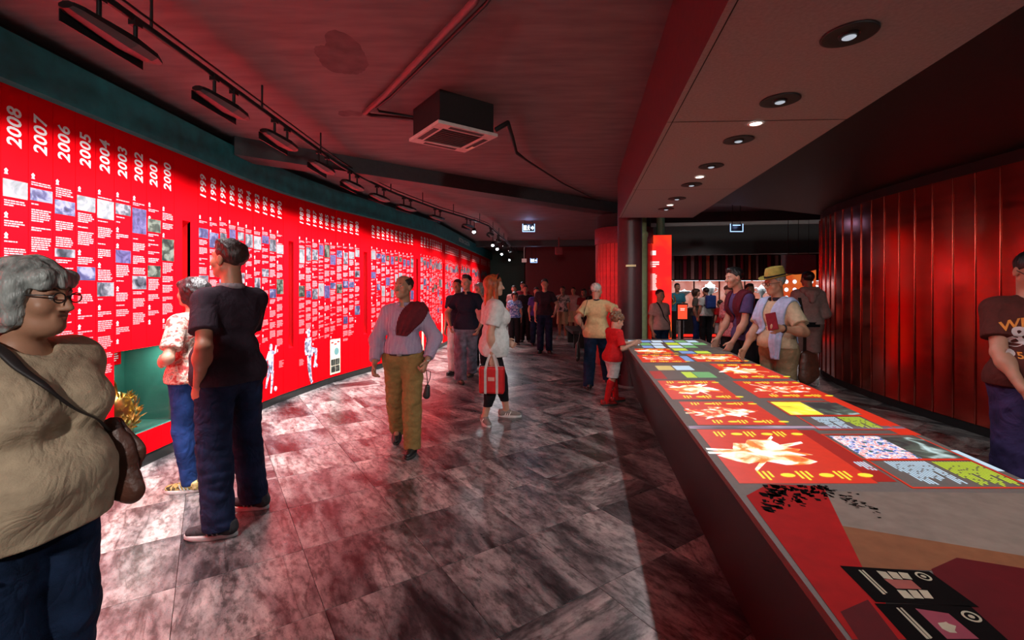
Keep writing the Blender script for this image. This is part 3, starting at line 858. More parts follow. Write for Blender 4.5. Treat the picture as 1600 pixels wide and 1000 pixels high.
# nearest row
red_picture(.80, 1.51, 1.745, 2.41, G_FIG, seed=4)
card(1.66, 1.985, 1.99, 2.30, G_CROWD); card(2.0, 2.24, 2.0, 2.28, G_NIGHT); card(2.26, 2.30, 1.86, 2.10, G_ICE); card(2.262, 2.30, 1.70, 1.78, G_ICE)
textblock(1.73, 1.97, 1.72, 1.965, G_ICE, 14, 1); textblock(2.0, 2.235, 1.715, 1.96, G_LIME, 14, 2)
outline(1.62, 2.25, 1.985, 2.33); outline(1.64, 2.25, 1.70, 1.985); textblock(1.55, 1.62, 1.84, 1.96, G_ICE, 4, 9)
b = MB(); flat(b, .76, 2.30, 2.425, 2.47, .0012); tbl(b, 'projected_streak', glowpic('projected_streak', [(.4, (.2, .15, .17)), (.55, (.55, .3, .5)), (.7, (1, .95, 1))], .5, 3, .4, (1, 6, 1)))
b = MB(); flat(b, 1.35, 1.62, 1.76, 2.40, .0009); tbl(b, 'projected_band', G_RED2)
b = MB(); flat(b, 2.16, 2.30, 2.32, 3.6, .0009); tbl(b, 'projected_band', G_RED)
# second row
red_picture(.84, 1.49, 2.49, 3.0, G_FIG2, seed=11)
card(1.64, 1.90, 2.69, 2.99, G_YPIC); card(1.93, 2.20, 2.69, 2.97, G_NIGHT); outline(1.62, 2.24, 2.67, 3.01)
textblock(1.76, 1.945, 2.42, 2.64, G_ICE, 11, 3); textblock(1.965, 2.14, 2.42, 2.64, G_LIME, 10, 4); outline(1.66, 2.22, 2.40, 2.665)
# third row
red_picture(.80, 1.42, 3.06, 3.68, G_FIG, seed=21); red_picture(1.60, 2.28, 3.10, 3.66, G_FIG2, seed=23)
# fourth row
red_picture(1.66, 2.28, 3.76, 4.5, G_FIG, seed=31)
b = MB(); flat(b, .80, 1.58, 3.74, 4.5, .0008); tbl(b, 'projected_ground', G_DRK)
card(.92, 1.12, 4.15, 4.38, glow('projected_amber', (.8, .6, .2), .7)); card(1.14, 1.36, 4.15, 4.38, G_ICE)
card(1.16, 1.28, 3.80, 4.06, G_LIME); card(1.29, 1.5, 3.80, 4.06, G_GRN); card(.79, .93, 3.75, 4.1, G_RED2)
# fifth row
red_picture(.80, 1.40, 4.58, 5.12, G_FIG2, seed=41); red_picture(1.55, 2.24, 4.62, 5.15, G_FIG, seed=43)
card(1.41, 1.52, 4.65, 5.0, G_BLUE)
# far rows of small cards
red_picture(.84, 1.40, 5.18, 5.62, G_FIG, seed=51)
R = random.Random(5)
for (ta, tb_, n, dA, dB) in ((1.50, 2.22, 3, 5.20, 5.40), (1.45, 2.2, 3, 5.44, 5.64), (.80, 1.40, 3, 5.68, 5.90), (1.45, 2.2, 3, 5.70, 5.92), (.80, 1.42, 3, 5.96, 6.2), (1.48, 2.2, 3, 5.98, 6.22), (.84, 2.15, 6, 6.28, 6.5)):
    for k in range(n):
        w = (tb_ - ta) / n
        card(ta + k * w + .01, ta + (k + 1) * w - .015, dA, dB, R.choice((G_ICE, G_GRN, G_LIME, G_ICE, G_BLUE, G_DRK)))
# near end, dim projection painted as colour: red wedge, sand, brown fields, black cards
P_RED = mat('painted_projection_red', (.42, .003, .003), .7, spec=.15); P_SAND = mat('painted_projection_sand', (.26, .20, .165), .7, spec=.15); P_BRN = mat('painted_projection_rust', (.26, .10, .045), .7, spec=.15)
P_MAR = mat('painted_projection_maroon', (.11, .004, .007), .7, spec=.15); P_BLK = mat('painted_projection_black', (.007, .005, .005), .8, spec=.03); P_CRM = mat('painted_projection_cream', (.50, .43, .30), .6)
def near_painted(name, m, pts, lift):
    b = MB(); b.poly([tpx(x, y, lift) for x, y in pts][::-1]); return tbl(b, name, m)
near_painted('painted_projection', P_SAND, [(1284, 768), (1700, 772), (1700, 886), (1315, 822)], .0010)
near_painted('painted_projection', P_BRN, [(1315, 822), (1700, 886), (1700, 906), (1495, 872), (1455, 892), (1348, 888)], .0012)
near_painted('painted_projection', P_MAR, [(1455, 890), (1495, 872), (1700, 905), (1800, 1100), (1560, 1100)], .0014)
near_painted('painted_projection', P_RED, [(1166, 775), (1200, 757), (1286, 760), (1348, 888), (1420, 1000), (1380, 1000), (1332, 1000)], .0015)
near_painted('painted_projection', P_MAR, [(1313, 957), (1356, 938), (1450, 1060), (1380, 1060)], .0019)
near_painted('painted_projection', P_BLK, [(1312, 885), (1452, 894), (1530, 950), (1368, 942)], .0021)
near_painted('painted_projection', P_BLK, [(1366, 944), (1516, 948), (1640, 1060), (1470, 1060)], .0021)
for q in range(3):
    near_painted('painted_projection', P_CRM, [(1369 + q * 17, 893 + q), (1384 + q * 17, 895 + q), (1396 + q * 15, 907), (1381 + q * 15, 905)], .0024)
    near_painted('painted_projection', P_CRM, [(1401 + q * 17, 923), (1415 + q * 17, 924), (1429 + q * 15, 937), (1413 + q * 16, 936)], .0024)
near_painted('painted_projection', mat('painted_projection_brick', (.36, .07, .05), .5), [(1381, 906), (1424, 908), (1440, 922), (1401, 921)], .0023)
near_painted('painted_projection', P_CRM, [(1341, 892), (1344, 892), (1384, 930), (1380, 930)], .0024); near_painted('painted_projection', P_CRM, [(1346, 892), (1349, 892), (1387, 928), (1384, 928)], .0024)
near_painted('painted_projection', P_CRM, [(1400, 951), (1403, 951), (1453, 1000), (1448, 1000)], .0024); near_painted('painted_projection', P_CRM, [(1406, 951), (1409, 951), (1457, 998), (1454, 1000)], .0024)
near_painted('painted_projection', mat('painted_projection_crimson', (.30, .03, .06), .5), [(1430, 952), (1482, 960), (1530, 1000), (1480, 1000)], .0023)
near_painted('painted_projection', P_CRM, [(1465, 975), (1475, 974), (1478, 973), (1482, 976), (1494, 980), (1492, 987), (1496, 991), (1484, 990), (1472, 984)], .0026)
def ring(cx, cy, rx, ry):
    b = MB(); n = 16
    for k in range(n):
        a0, a1 = 2 * math.pi * k / n, 2 * math.pi * (k + 1) / n
        b.poly([tpx(cx + r * rx * math.cos(a) , cy + r * ry * math.sin(a) + r * rx * math.cos(a) * .35, .0025) for r, a in ((.72, a0), (1, a0), (1, a1), (.72, a1))][::-1])
    b.poly([tpx(cx + .35 * rx * math.cos(2 * math.pi * k / 8), cy + .35 * ry * math.sin(2 * math.pi * k / 8) + .35 * rx * math.cos(2 * math.pi * k / 8) * .35, .0025) for k in range(8)][::-1])
    tbl(b, 'table_emblem', P_CRM)
ring(1443, 902, 14, 5); ring(1518, 965, 17, 7)
R = random.Random(8); b = MB()
for k in range(190):          # splinters where the projection breaks up
    if k < 130:
        u = R.random() ** 1.3; cx = 1196 + u * 92 + R.uniform(-8, 8); cy = 760 + R.random() ** 1.5 * (40 - 26 * u) + (0 if R.random() < .8 else 6)
        w = R.uniform(1, 9) * (1.2 - .6 * u); h = R.uniform(.6, 3.0)
    else:
        cx = R.uniform(1285, 1375); cy = 763 + (cx - 1285) * .42 + R.gauss(0, 5); w = R.uniform(1, 7); h = R.uniform(.3, 1.0)
    sk = R.uniform(.2, .8)
    b.poly([tpx(cx - w, cy - w * sk * .5 - h * .4, .0022), tpx(cx + w * .7, cy + w * sk * .4 - h, .0022), tpx(cx + w, cy + w * sk * .6 + h * .3, .0022), tpx(cx - w * .2, cy + h, .0022)][::-1])
tbl(b, 'painted_splinter', P_BLK)['kind'] = 'stuff'

# ---- soffit lamps: big projectors and small downlights
def spot(name, loc, energy, angle, blend, size, col=(1, 1, 1), target=None, parent=None):
    ld = bpy.data.lights.new(name, 'SPOT'); ld.energy = energy; ld.spot_size = math.radians(angle); ld.spot_blend = blend; ld.shadow_soft_size = size; ld.color = col
    o = bpy.data.objects.new(name, ld); o.location = loc
    if target is not None:
        o.rotation_euler = (Vector(target) - Vector(loc)).to_track_quat('-Z', 'Y').to_euler()
    COL.objects.link(o)
    return o
b = MB(); b.lathe([(.100, .002), (.104, -.003), (.096, -.005), (.07, -.003), (.0, -.002)], (0, 0, 0), 32)
ring_me = b.mesh('projector_ring', M_BLACK)
b = MB(); b.lathe([(.040, .022), (.036, .010), (.028, .012), (.0, .016)], (0, 0, 0), 24); lens_rim = b.mesh('lens_barrel', M_BLKMET)
G_LENS = glow('lens_light', (.8, .88, 1.0), .45); G_LAMP = glow('lamp_light', (1, .92, .78), 6.0)
b = MB(); b.lathe([(.026, .009), (.019, .005), (.0, .003)], (0, 0, 0), 20); lens_me = b.mesh('lens', G_LENS)
PD = [1.916, 2.588, 3.28, 3.98, 4.70, 5.43, 6.14, 6.62]
SUFF = ['closest to the near table end', 'second from the near table end', 'third from the near table end', 'fourth from the near table end', 'fifth from the near table end', 'sixth from the near table end', 'seventh from the near table end', 'last one before the dark column']
for k, d in enumerate([.5, 1.2] + PD[:-1]):
    p = TP(1.12, d, SZ - .003)
    k -= 1
    if k <= 0:
        spot('projector_light', (p[0], p[1], SZ - .03), P_PROJ, 150, .5, .03, (.95, .97, 1.0), (p[0], p[1], 0)); continue  # unseen lamps without housings, added before the row to light the foreground
    T = empty('ceiling_projector', p); tag(T, 'round black ceiling projector with a glowing lens, ' + SUFF[k - 1], 'projector', 'projectors in the soffit')
    obj('housing_ring', ring_me, T)
    L_ = obj('lens_barrel', lens_rim, T, (0, 0, -.022)); obj('lens', lens_me, L_, (0, 0, 0))
    spot('projector_light', (p[0], p[1], SZ - .045), P_PROJ, 150, .5, .03, (.95, .97, 1.0), (p[0], p[1], 0))
b = MB(); b.lathe([(.045, 0), (.048, -.004), (.040, -.006), (.036, -.002)], (0, 0, 0), 20); dl_ring = b.mesh('trim_ring', M_WHITE)
b = MB(); b.lathe([(.036, -.0025), (.0, -.0035)], (0, 0, 0), 16); dl_lamp = b.mesh('lamp_face', G_LAMP)
for k, d in enumerate((2.95, 4.37, 5.85)):
    p = TP(1.12, d, SZ - .003)
    T = empty('downlight', p); tag(T, 'small bright round downlight in the soffit, ' + ('between the second and third projectors', 'between the fourth and fifth projectors', 'between the sixth and seventh projectors')[k], 'downlight', 'small downlights in the soffit')
    obj('trim_ring', dl_ring, T); obj('lamp_face', dl_lamp, T)
    spot('downlight_beam', (p[0], p[1], SZ - .02), P_DOWN, 120, .7, .04, (1, .9, .78), (p[0], p[1], 0))

# ---- lighting track along the left wall with its wall washers
def track_pt(s, z=3.0):
    (p, t, n) = wall_at(s, 1.12 + max(0, min(.25, (s - 9) * .12))); return Vector((p[0], p[1], z)), t, n
T = empty('lighting_track', track_pt(2.0)[0]); tag(T, 'black lighting track hung along the ceiling above the red wall', 'track')
O = T.location.copy()
def rel(pts): return [tuple(Vector(p) - O) for p in pts]
b = MB(); pts = [track_pt(s)[0] for s in np.arange(-.5, 19.3, .4)]
b.tube(rel(pts), .019, 6); b.build('rail', M_BLKMET, T)
b = MB(); b.tube(rel([p + Vector((.0, 0, .055)) for p in pts]), .008, 6); b.build('cable', M_BLKMET, T)
for s in np.arange(.3, 19, 1.15):
    p = track_pt(s)[0]; b = MB(); b.tube(rel([p, p + Vector((0, 0, .2))]), .008, 6); b.build('hanger', M_BLKMET, T)
prof = [(-.27, .030), (-.23, .045), (-.05, .060), (.05, .066), (.20, .052), (.28, .022)]
b = MB(); vs = []
for (x, r) in prof:
    for k in range(8):
        a = 2 * math.pi * (k + .5) / 8; vs.append((x, r * 1.25 * math.cos(a), r * .62 * math.sin(a)))
fs = [(i * 8 + k, i * 8 + (k + 1) % 8, i * 8 + 8 + (k + 1) % 8, i * 8 + 8 + k) for i in range(5) for k in range(8)]
b.add(vs, fs + [tuple(range(7, -1, -1)), tuple(range(40, 48))]); wash_body = b.mesh('lamp_body', M_BLKMET)
b = MB(); b.tube([(0, 0, .03), (0, 0, .14)], .011, 8); b.box((-.025, -.02, .12), (.025, .02, .16))
wash_stem = b.mesh('stem', M_BLKMET)
b = MB(); b.quad((-.1, .0835, -.012), (.1, .0835, -.012), (.1, .0835, .012), (-.1, .0835, .012)); wash_glow = b.mesh('lamp_opening', glow('washer_light', (1, .95, .95), 4.0))
b = MB(); b.box((-.24, .056, -.060), (.24, .062, .0)); wash_baf = b.mesh('baffle', M_BLKMET)
ORD = ['first', 'second', 'third', 'fourth', 'fifth', 'sixth', 'seventh', 'eighth', 'ninth', 'tenth', 'eleventh', 'twelfth', 'thirteenth']
WASH = [-.3, .75, 1.55, 2.37, 3.25, 4.05, 4.95, 5.9, 6.8, 7.8, 8.9, 10.1, 11.4, 12.9, 14.6, 16.4]
for k, s in enumerate(WASH):
    p, t, n = track_pt(s, 2.84)
    nm = 'wall_washer'
    T = empty(nm, p, math.atan2(t[1], t[0]))
    if k < 3: tag(T, 'black wedge-shaped wall washer above the plain red panels before the 2008 panel', 'spotlight', 'wall washers before the first year')
    else: tag(T, 'black wedge-shaped wall washer hanging from the ceiling track, ' + ORD[k - 3] + ' counting from the 2008 panel', 'spotlight', 'wall washers on the track')
    obj('lamp_body', wash_body, T); obj('baffle', wash_baf, T); obj('stem', wash_stem, T, (-.10, 0, 0)); obj('stem', wash_stem, T, (.12, 0, 0)); obj('lamp_opening', wash_glow, T)
    ld = bpy.data.lights.new('washer_light', 'AREA'); ld.shape = 'RECTANGLE'; ld.size = .5; ld.size_y = .06; ld.energy = P_WASH; ld.color = (1.0, .93, .93); ld.spread = math.radians(104)
    lo = bpy.data.objects.new('washer_light', ld)
    src = Vector((p.x - n[0] * .10, p.y - n[1] * .10, 2.82)); tgt = Vector((p.x - n[0] * 1.1, p.y - n[1] * 1.1, .92))
    lo.location = src; lo.rotation_euler = (tgt - src).to_track_quat('-Z', 'Y').to_euler(); COL.objects.link(lo)
# bright spot heads at the far end of the track
b = MB(); b.tube([(0, -.08, 0), (0, .08, 0)], .045, 12); head_me = b.mesh('spot_body', M_BLKMET)
b = MB(); b.lathe([(.04, 0), (0, .004)], (0, 0, 0), 12); face_me = b.mesh('lamp_face', glow('spot_face', (.85, .93, 1), 14.0))
for k, (px, py, D) in enumerate(((741, 361, 11.0), (770, 382, 13.0), (777, 388, 14.2), (784, 396, 15.6), (796, 405, 17.0))):
    p = atD(px, py, D)
    T = empty('track_spotlight', p, 0)
    tag(T, 'small black spotlight with a glaring white face at the far end of the track' , 'spotlight', 'glaring spotlights at the far end')
    h_ = obj('spot_body', head_me, T); h_.rotation_euler = (math.radians(-25), 0, 0)
    b = MB(); b.tube([(0, 0, .03), (0, 0, 3.2 - p[2])], .010, 6); b.build('stem', M_BLKMET, T)
    fc = obj('lamp_face', face_me, T, (0, -.085, -.035)); fc.rotation_euler = (math.radians(65), 0, 0)
    spot('track_spot_light', (p[0], p[1] - .12, p[2] - .08), P_FAR, 70, .6, .04, (.9, .95, 1), (p[0] + .6, p[1] - 2.5, 0))

# ---- ceiling cassette air conditioner with its pipes
z0 = 2.90
cor = [atD(640, 221, 974 / 229), atD(731, 240, 974 / 210), atD(775, 211, 974 / 239), atD(682, 194, 974 / 256)]
cx = sum(c[0] for c in cor) / 4; cy = sum(c[1] for c in cor) / 4
T = empty('air_conditioner', (cx, cy, z0), math.radians(36)); tag(T, 'square ceiling cassette air conditioner with a pale louvred panel', 'air conditioner')
M_ACW = mat('ac_pale_plastic', (.55, .48, .46), .5); h_ = .30
b = MB()
for (lo, hi) in (((-h_, -h_, 0), (h_, -.20, .03)), ((-h_, .20, 0), (h_, h_, .03)), ((-h_, -.20, 0), (-.20, .20, .03)), ((.20, -.20, 0), (h_, .20, .03))): b.bevbox(lo, hi, .004)
b.build('face_frame', M_ACW, T)
b = MB(); b.box((-.205, -.205, .012), (.205, .205, .03))
g_ = b.build('intake_grille', M_BLACK, T)
b = MB()
for k in range(9): b.box((-.19, -.19 + k * .044, .006), (.19, -.178 + k * .044, .013))
b.build('grille_bar', mat('ac_grille', (.10, .05, .05), .5), g_)
for k in range(4):
    b = MB(); b.box((-.17, -.275, -.0015), (.17, -.225, .004)); o = b.build('louvre', M_BLACK, T); o.rotation_euler = (0, 0, math.pi / 2 * k)
b = MB(); b.box((-.27, -.27, .03), (.27, .27, .299)); b.build('casing', M_BLACK, T)
b = MB(); b.box((.255, .08, -.003), (.285, .2, .002)); b.build('display_strip', M_CRM, T)
T = empty('ceiling_pipe', (-.7, 3.3, 3.16)); tag(T, 'pair of dark red pipes bent along the ceiling to the air conditioner', 'pipe'); O = T.location
q = lambda px, py, z=3.155: Vector(atD(px, py, (z - CAM_H) * FPX / (HOR - py))) - O
b = MB(); b.tube([q(760, -40), q(742, 2), q(600, 150), q(570, 176), q(580, 181), q(654, 188)], .024, 8); b.build('pipe_run', mat('pipe_paint', (.16, .05, .06), .5), T)
b = MB(); b.tube([q(790, -40), q(760, 5), q(610, 152), q(588, 168), q(592, 174), q(655, 184)], .012, 8); b.build('thin_pipe', M_BLACK, T)
T = empty('drain_hose', (-.1, 4.5, 3.1)); tag(T, 'black hose drooping from the air conditioner along the ceiling', 'hose'); O = T.location
q2 = lambda px, py, z: Vector(atD(px, py, (z - CAM_H) * FPX / (HOR - py))) - O
b = MB(); b.tube([q2(774, 203, 2.99), q2(793, 192, 3.06), q2(800, 215, 3.06), q2(806, 238, 3.08), q2(822, 250, 3.14), q2(880, 287, 3.17), q2(958, 325, 3.18)], [.022, .024, .024, .022, .014, .011, .011], 8); b.build('hose_run', M_BLACK, T)

# ---- exit signs
def exit_sign(c, w, h, label, hollow=False, drop=.25):
    T = empty('exit_sign', c); tag(T, label, 'exit sign', None)
    b = MB(); b.box((-w / 2, 0, -h / 2), (w / 2, .03, h / 2)); b.build('sign_box', M_BLKMET, T)
    b = MB(); e = h * .09; y = -.002
    fr = glow('exit_frame_light', (.35, .55, 1.0), 1.8)
    b.box((-w / 2, y, -h / 2), (w / 2, 0, -h / 2 + e)); b.box((-w / 2, y, -h / 2), (-w / 2 + e, 0, h / 2)); b.box((w / 2 - e, y, -h / 2), (w / 2, 0, h / 2))
    if hollow: b.box((-w * .3, y, h * .28), (w * .3, 0, h * .38))
    b.build('lit_frame', fr, T)
    if not hollow:
        b = MB()
        P = [disc((.02, .27), .06, .06), limb((.0, .2), (-.04, -.08), .06, .05), limb((-.04, -.06), (-.16, -.3), .04, .035), limb((-.03, -.06), (.1, -.16), .04, .035), limb((.1, -.16), (.06, -.32), .035, .03), limb((.0, .16), (.14, .06), .03, .03), limb((-.02, .16), (-.14, .02), .03, .03),
             [(-.62, -.3), (-.25, -.3), (-.25, .3), (-.62, .3)], [(.28, .1), (.45, .1), (.45, .28), (.66, 0), (.45, -.28), (.45, -.1), (.28, -.1)]]
        for poly in P: b.poly([(x * h, y, z * h) for x, z in poly])
        b.build('running_figure', glow('exit_white_light', (.8, .9, 1), 2.6), T)
    b = MB(); top = 3.2 - c[2]
    for x in (-w * .3, w * .3): b.tube([(x, .015, h / 2), (x, .015, top)], .006, 6)
    b.build('hanger', M_BLKMET, T)
    ld = bpy.data.lights.new('exit_glow', 'POINT'); ld.energy = 1.6 if not hollow else .5; ld.color = (.35, .5, 1); ld.shadow_soft_size = .05
    lo = bpy.data.objects.new('exit_glow', ld); lo.location = (c[0], c[1] - .06, c[2] + h * .2); COL.objects.link(lo)
exit_sign(atD(826, 356, 11.2), .31, .20, 'blue-white lit exit sign with a running figure hung in front of the ceiling beam')
exit_sign(atD(834, 407, 17.0), .26, .17, 'smaller blue exit sign hung near the dark red end wall')
exit_sign(atD(1151, 356, 9.0), .26, .16, 'hollow blue-lit sign frame hung before the trophy hall', True)
b = MB(); c = atD(819, 407, 17.2); b.box((-.09, 0, -.07), (.09, .03, .07)); b.box((-.005, .01, .07), (.005, .02, 3.2 - c[2]))
tag(b.build('small_sign', glow('pink_sign', (.75, .35, .33), .35), None, c), 'small pink sign box beside the far exit sign', 'sign')

# ---- red banner lightbox behind the table end
c = atD(1033, 450, 9.0)
T = empty('banner_lightbox', (c[0], c[1], 0), math.radians(-8)); tag(T, 'tall glowing red banner column with white lettering', 'banner')
b = MB(); b.box((-.20, 0, .05), (.20, .12, 2.58)); b.build('frame', mat('banner_side', (.35, .005, .008), .5), T)
b = MB(); b.quad((-.198, -.002, .06), (.198, -.002, .06), (.198, -.002, 2.575), (-.198, -.002, 2.575))
b.build('lit_face', glowpic('banner_face', [(.45, (.95, .006, .008)), (.62, (1, .05, .008)), (.75, (1, .25, .03))], .9, 1.4, .3), T)
b = MB(); R = random.Random(2)
b.box((-.165, -.006, 2.18), (-.10, -.003, 2.27))
for k in range(3): b.box((-.165, -.006, 2.03 - k * .042), (-.165 + R.uniform(.06, .13), -.003, 2.055 - k * .042))
for k in range(14): b.box((-.165, -.006, 1.80 - k * .024), (-.165 + R.uniform(.05, .09), -.003, 1.813 - k * .024))
b.build('banner_print', glow('banner_white', (1, .85, .8), 1.0), T)
b = MB(); b.lathe([(.08, 2.58), (.08, 3.2)], (0.0, .06, 0), 16); b.build('post', mat('green_post', (.12, .25, .15), .5), T)

# ---- trophy hall in the background
b = MB(); b.box((3.6, 14.9, 0), (12, 15.1, 3.2)); structure('wall_trophy', b.mesh('wall_trophy', mat('trophy_hall_paint', (.03, .012, .014), .6)))
b = MB(); b.prism([(3.0, 12.6, 2.41), (10.8, 11.4, 2.47), (10.8, 11.7, 2.47), (3.0, 12.9, 2.41)], (0, 0, .8)); structure('trim_5', b.mesh('trim_5', M_BLACK), 'black bulkhead over the trophy hall')
STR = [mat('dark_strip', (.02, .012, .018), .6), mat('plum_strip', (.22, .02, .06), .5), mat('copper_strip', (.42, .17, .10), .45), mat('grey_strip', (.25, .23, .26), .5)]
hall = bpy.data.objects['wall_trophy']
for k in range(44):
    x = 4.1 + k * .125; b = MB(); m_ = STR[(0, 1, 0, 3, 0, 1, 0, 2, 0, 3, 0)[k % 11]]
    b.box((0, 0, 1.78), (.07 if k % 2 else .10, .03, 2.6)); b.build('hanging_strip', m_, hall, (x, 14.86, 0))
G_CASE = glowpic('case_backlight', [(.35, (.50, .08, .05)), (.55, (.65, .20, .14)), (.75, (.85, .5, .45))], .75, 2.2, .3)
M_SILV = mat('trophy_silver', (.85, .85, .86), .35, metal=.55); M_PLINTH = mat('trophy_plinth', (.02, .015, .015), .4)
G_LEDR = glow('red_floor_light', (1, .02, .01), 1.2)
for k in range(7):
    x = 4.55 + k * .80
    T = empty('trophy_case', (x, 13.9, 0)); tag(T, ('glass trophy case with a lit red back, ' + ('first', 'second', 'third', 'fourth', 'fifth', 'sixth', 'seventh')[k] + ' from the red banner'), 'display case', 'lit trophy cases')
    b = MB(); b.box((-.39, 0, .12), (.39, .5, .92)); b.build('plinth', M_PLINTH, T)
    b = MB(); b.box((-.37, .46, .93), (.37, .49, 1.76)); b.build('lit_back', G_CASE, T)
    b = MB(); b.box((-.39, 0, 1.76), (.39, .5, 1.80)); b.build('top', M_PLINTH, T)
    b = MB(); b.box((-.385, .005, .92), (.385, .012, 1.76)); b.build('glass_pane', glass_mat(), T)
    b = MB(); b.box((-.36, .02, 1.745), (.36, .06, 1.758)); b.build('lamp_strip', glow('case_lamp', (.85, .88, 1), 1.6), T)
    b = MB(); b.box((-.36, .04, .04), (.36, .06, .12)); b.build('floor_light', G_LEDR, T)
    ld = bpy.data.lights.new('case_light', 'AREA'); ld.size = .5; ld.energy = P_CASE; ld.color = (.9, .92, 1)
    lo = bpy.data.objects.new('case_light', ld); lo.location = (x, 13.98, 1.73); COL.objects.link(lo)
    r = random.Random(k); hh = r.uniform(.5, .62)
    prof = [(.09, 0), (.09, .05), (.035, .10), (.025, .22), (.045, .26), (.03, .32), (.10, .42), (.125, .52), (.12, hh), (.07, hh + .01), (.03, hh + .06), (.0, hh + .09)]
    if k % 2: prof = [(.11, 0), (.10, .04), (.03, .09), (.022, .30), (.06, .34), (.17, .42), (.18, .45), (.05, .46), (.0, .5)]
    b = MB(); b.lathe(prof, (0, 0, 0), 20)
    tr = empty('trophy', (x, 14.14, .921)); tag(tr, ('tall silver cup' if not k % 2 else 'wide silver bowl on a stem') + ' inside the ' + ('first', 'second', 'third', 'fourth', 'fifth', 'sixth', 'seventh')[k] + ' trophy case from the banner', 'trophy', 'silver trophies')
    b.build('cup', M_SILV, tr); tr.scale = (1.2, 1.2, 1.15)
    if not k % 2:
        b = MB()
        for s_ in (-1, 1): b.tube([(s_ * .10, 0, .40), (s_ * .19, 0, .44), (s_ * .20, 0, .52), (s_ * .12, 0, .54)], .012, 6)
        b.build('handle', M_SILV, tr)
# stadium poster beside the curved wall, brightness of its print put in as glow
c = atD(1248, 437, 9.6); w = 54 * 9.6 / FPX; h = 78 * 9.6 / FPX
T = empty('hanging_poster', (c[0], c[1], c[2])); tag(T, 'hanging grey and orange stadium poster with rows of white discs', 'poster')
b = MB(); b.box((-w / 2, 0, -h / 2), (w / 2, .015, h / 2)); b.build('board', mat('poster_grey', (.33, .31, .36), .5, noise=.1, scale=6), T)
b = MB(); b.poly([(-w / 2, -.002, -h / 2), (w / 2, -.002, -h / 2), (w / 2, -.002, .20 * h), (.35 * w, -.002, .17 * h), (.22 * w, -.002, .12 * h), (-.1 * w, -.002, .10 * h), (-w / 2, -.002, .12 * h)])
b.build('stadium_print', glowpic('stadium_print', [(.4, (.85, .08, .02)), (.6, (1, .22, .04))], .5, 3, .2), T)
b = MB()
for i in range(4):
    for j in range(3): b.poly([(-w * .36 + i * w * .24 + .045 * math.cos(2 * math.pi * k / 10), -.004, -h * .04 - j * h * .16 + .045 * math.sin(2 * math.pi * k / 10)) for k in range(10)])
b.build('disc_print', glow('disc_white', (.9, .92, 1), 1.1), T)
b = MB()
for i in range(3): b.tube([(-w * .3 + i * w * .3, .007, h / 2), (-w * .3 + i * w * .3, .007, 3.0 - c[2])], .005, 5)
b.build('hanger', M_BLKMET, T)
spot('poster_spot', (c[0], c[1] - .8, 2.5), 8, 60, .5, .05, (.9, .9, 1), c)
# kiosk screen
c = gnd(1066, 536); D = 12.2; c = atD(1066, 450, D)
T = empty('kiosk', (c[0], c[1], 0)); tag(T, 'black floor-standing kiosk with a small red screen', 'kiosk')
b = MB(); b.box((-.03, 0, .02), (.03, .04, .85)); b.build('post', M_BLKMET, T)
b = MB(); b.lathe([(.0, .025), (.16, .02), (.17, 0), (0, 0)], (0, .02, 0), 20); b.build('foot', M_BLKMET, T)
b = MB(); b.bevbox((-.15, -.02, .66), (.15, .03, 1.12), .01); s_ = b.build('screen_frame', M_BLACK, T)
b = MB(); b.box((-.125, -.023, .70), (.125, -.02, 1.08)); b.build('screen', glow('kiosk_screen', (1, .08, .03), 1.0), s_)
b = MB(); b.box((-.06, -.025, .97), (.06, -.023, .985)); b.box((-.06, -.025, .93), (.05, -.023, .945)); b.build('screen_text', glow('kiosk_text', (1, .8, .7), 1.2), s_)
# gold animal-like mascot cup beside the banner is a plain golden two-handled cup
c = atD(1044, 478, 10.6)
T = empty('golden_cup', (c[0], c[1], 0)); tag(T, 'golden cup on a dark stand beside the red banner', 'trophy')
b = MB(); b.box((-.14, -.14, 0), (.14, .14, 1.0)); b.build('stand', M_PLINTH, T)
M_GOLD = mat('gold', (.85, .55, .16), .28, metal=1.0, noise=.15)
b = MB(); b.lathe([(.08, 1.0), (.03, 1.05), (.03, 1.10), (.10, 1.16), (.12, 1.24), (.10, 1.30), (.0, 1.31)], (0, 0, 0), 18); b.build('cup', M_GOLD, T)
b = MB()
for s_ in (-1, 1): b.tube([(s_ * .10, 0, 1.14), (s_ * .17, 0, 1.20), (s_ * .16, 0, 1.30), (s_ * .13, 0, 1.36)], .016, 6)
b.build('handle', M_GOLD, T)
spot('hall_spot', (3.6, 10.0, 2.9), 30, 90, .6, .06, (1, .85, .8), (4.2, 12, 0.5))
spot('hall_spot', (5.0, 10.6, 2.9), 30, 90, .6, .06, (1, .9, .9), (5.2, 12.5, 0.5))
# dark bench in the far aisle
c = gnd(905, 545)
T = empty('bench', (c[0] + .05, c[1] + .8, 0)); tag(T, 'low dark slab bench beyond the man in the yellow polo', 'bench')
b = MB(); b.bevbox((-.22, -.8, .36), (.28, .9, .44), .012); b.build('seat', mat('bench_dark', (.03, .02, .022), .4), T)
for y in (-.6, .6):
    b = MB(); b.box((-.16, y - .05, 0), (.22, y + .05, .36)); b.build('leg', M_BLKMET, T)
# small lamp / box on the far ceiling
c = atD(873, 392, 15.0); b = MB(); b.bevbox((-.12, -.1, -.12), (.12, .1, .12), .02); b.box((-.02, -.02, .12), (.02, .02, 3.2 - c[2]))
tag(b.build('ceiling_speaker', mat('speaker_red', (.22, .03, .035), .5), None, c), 'boxy dark red loudspeaker hanging from the far ceiling', 'loudspeaker')

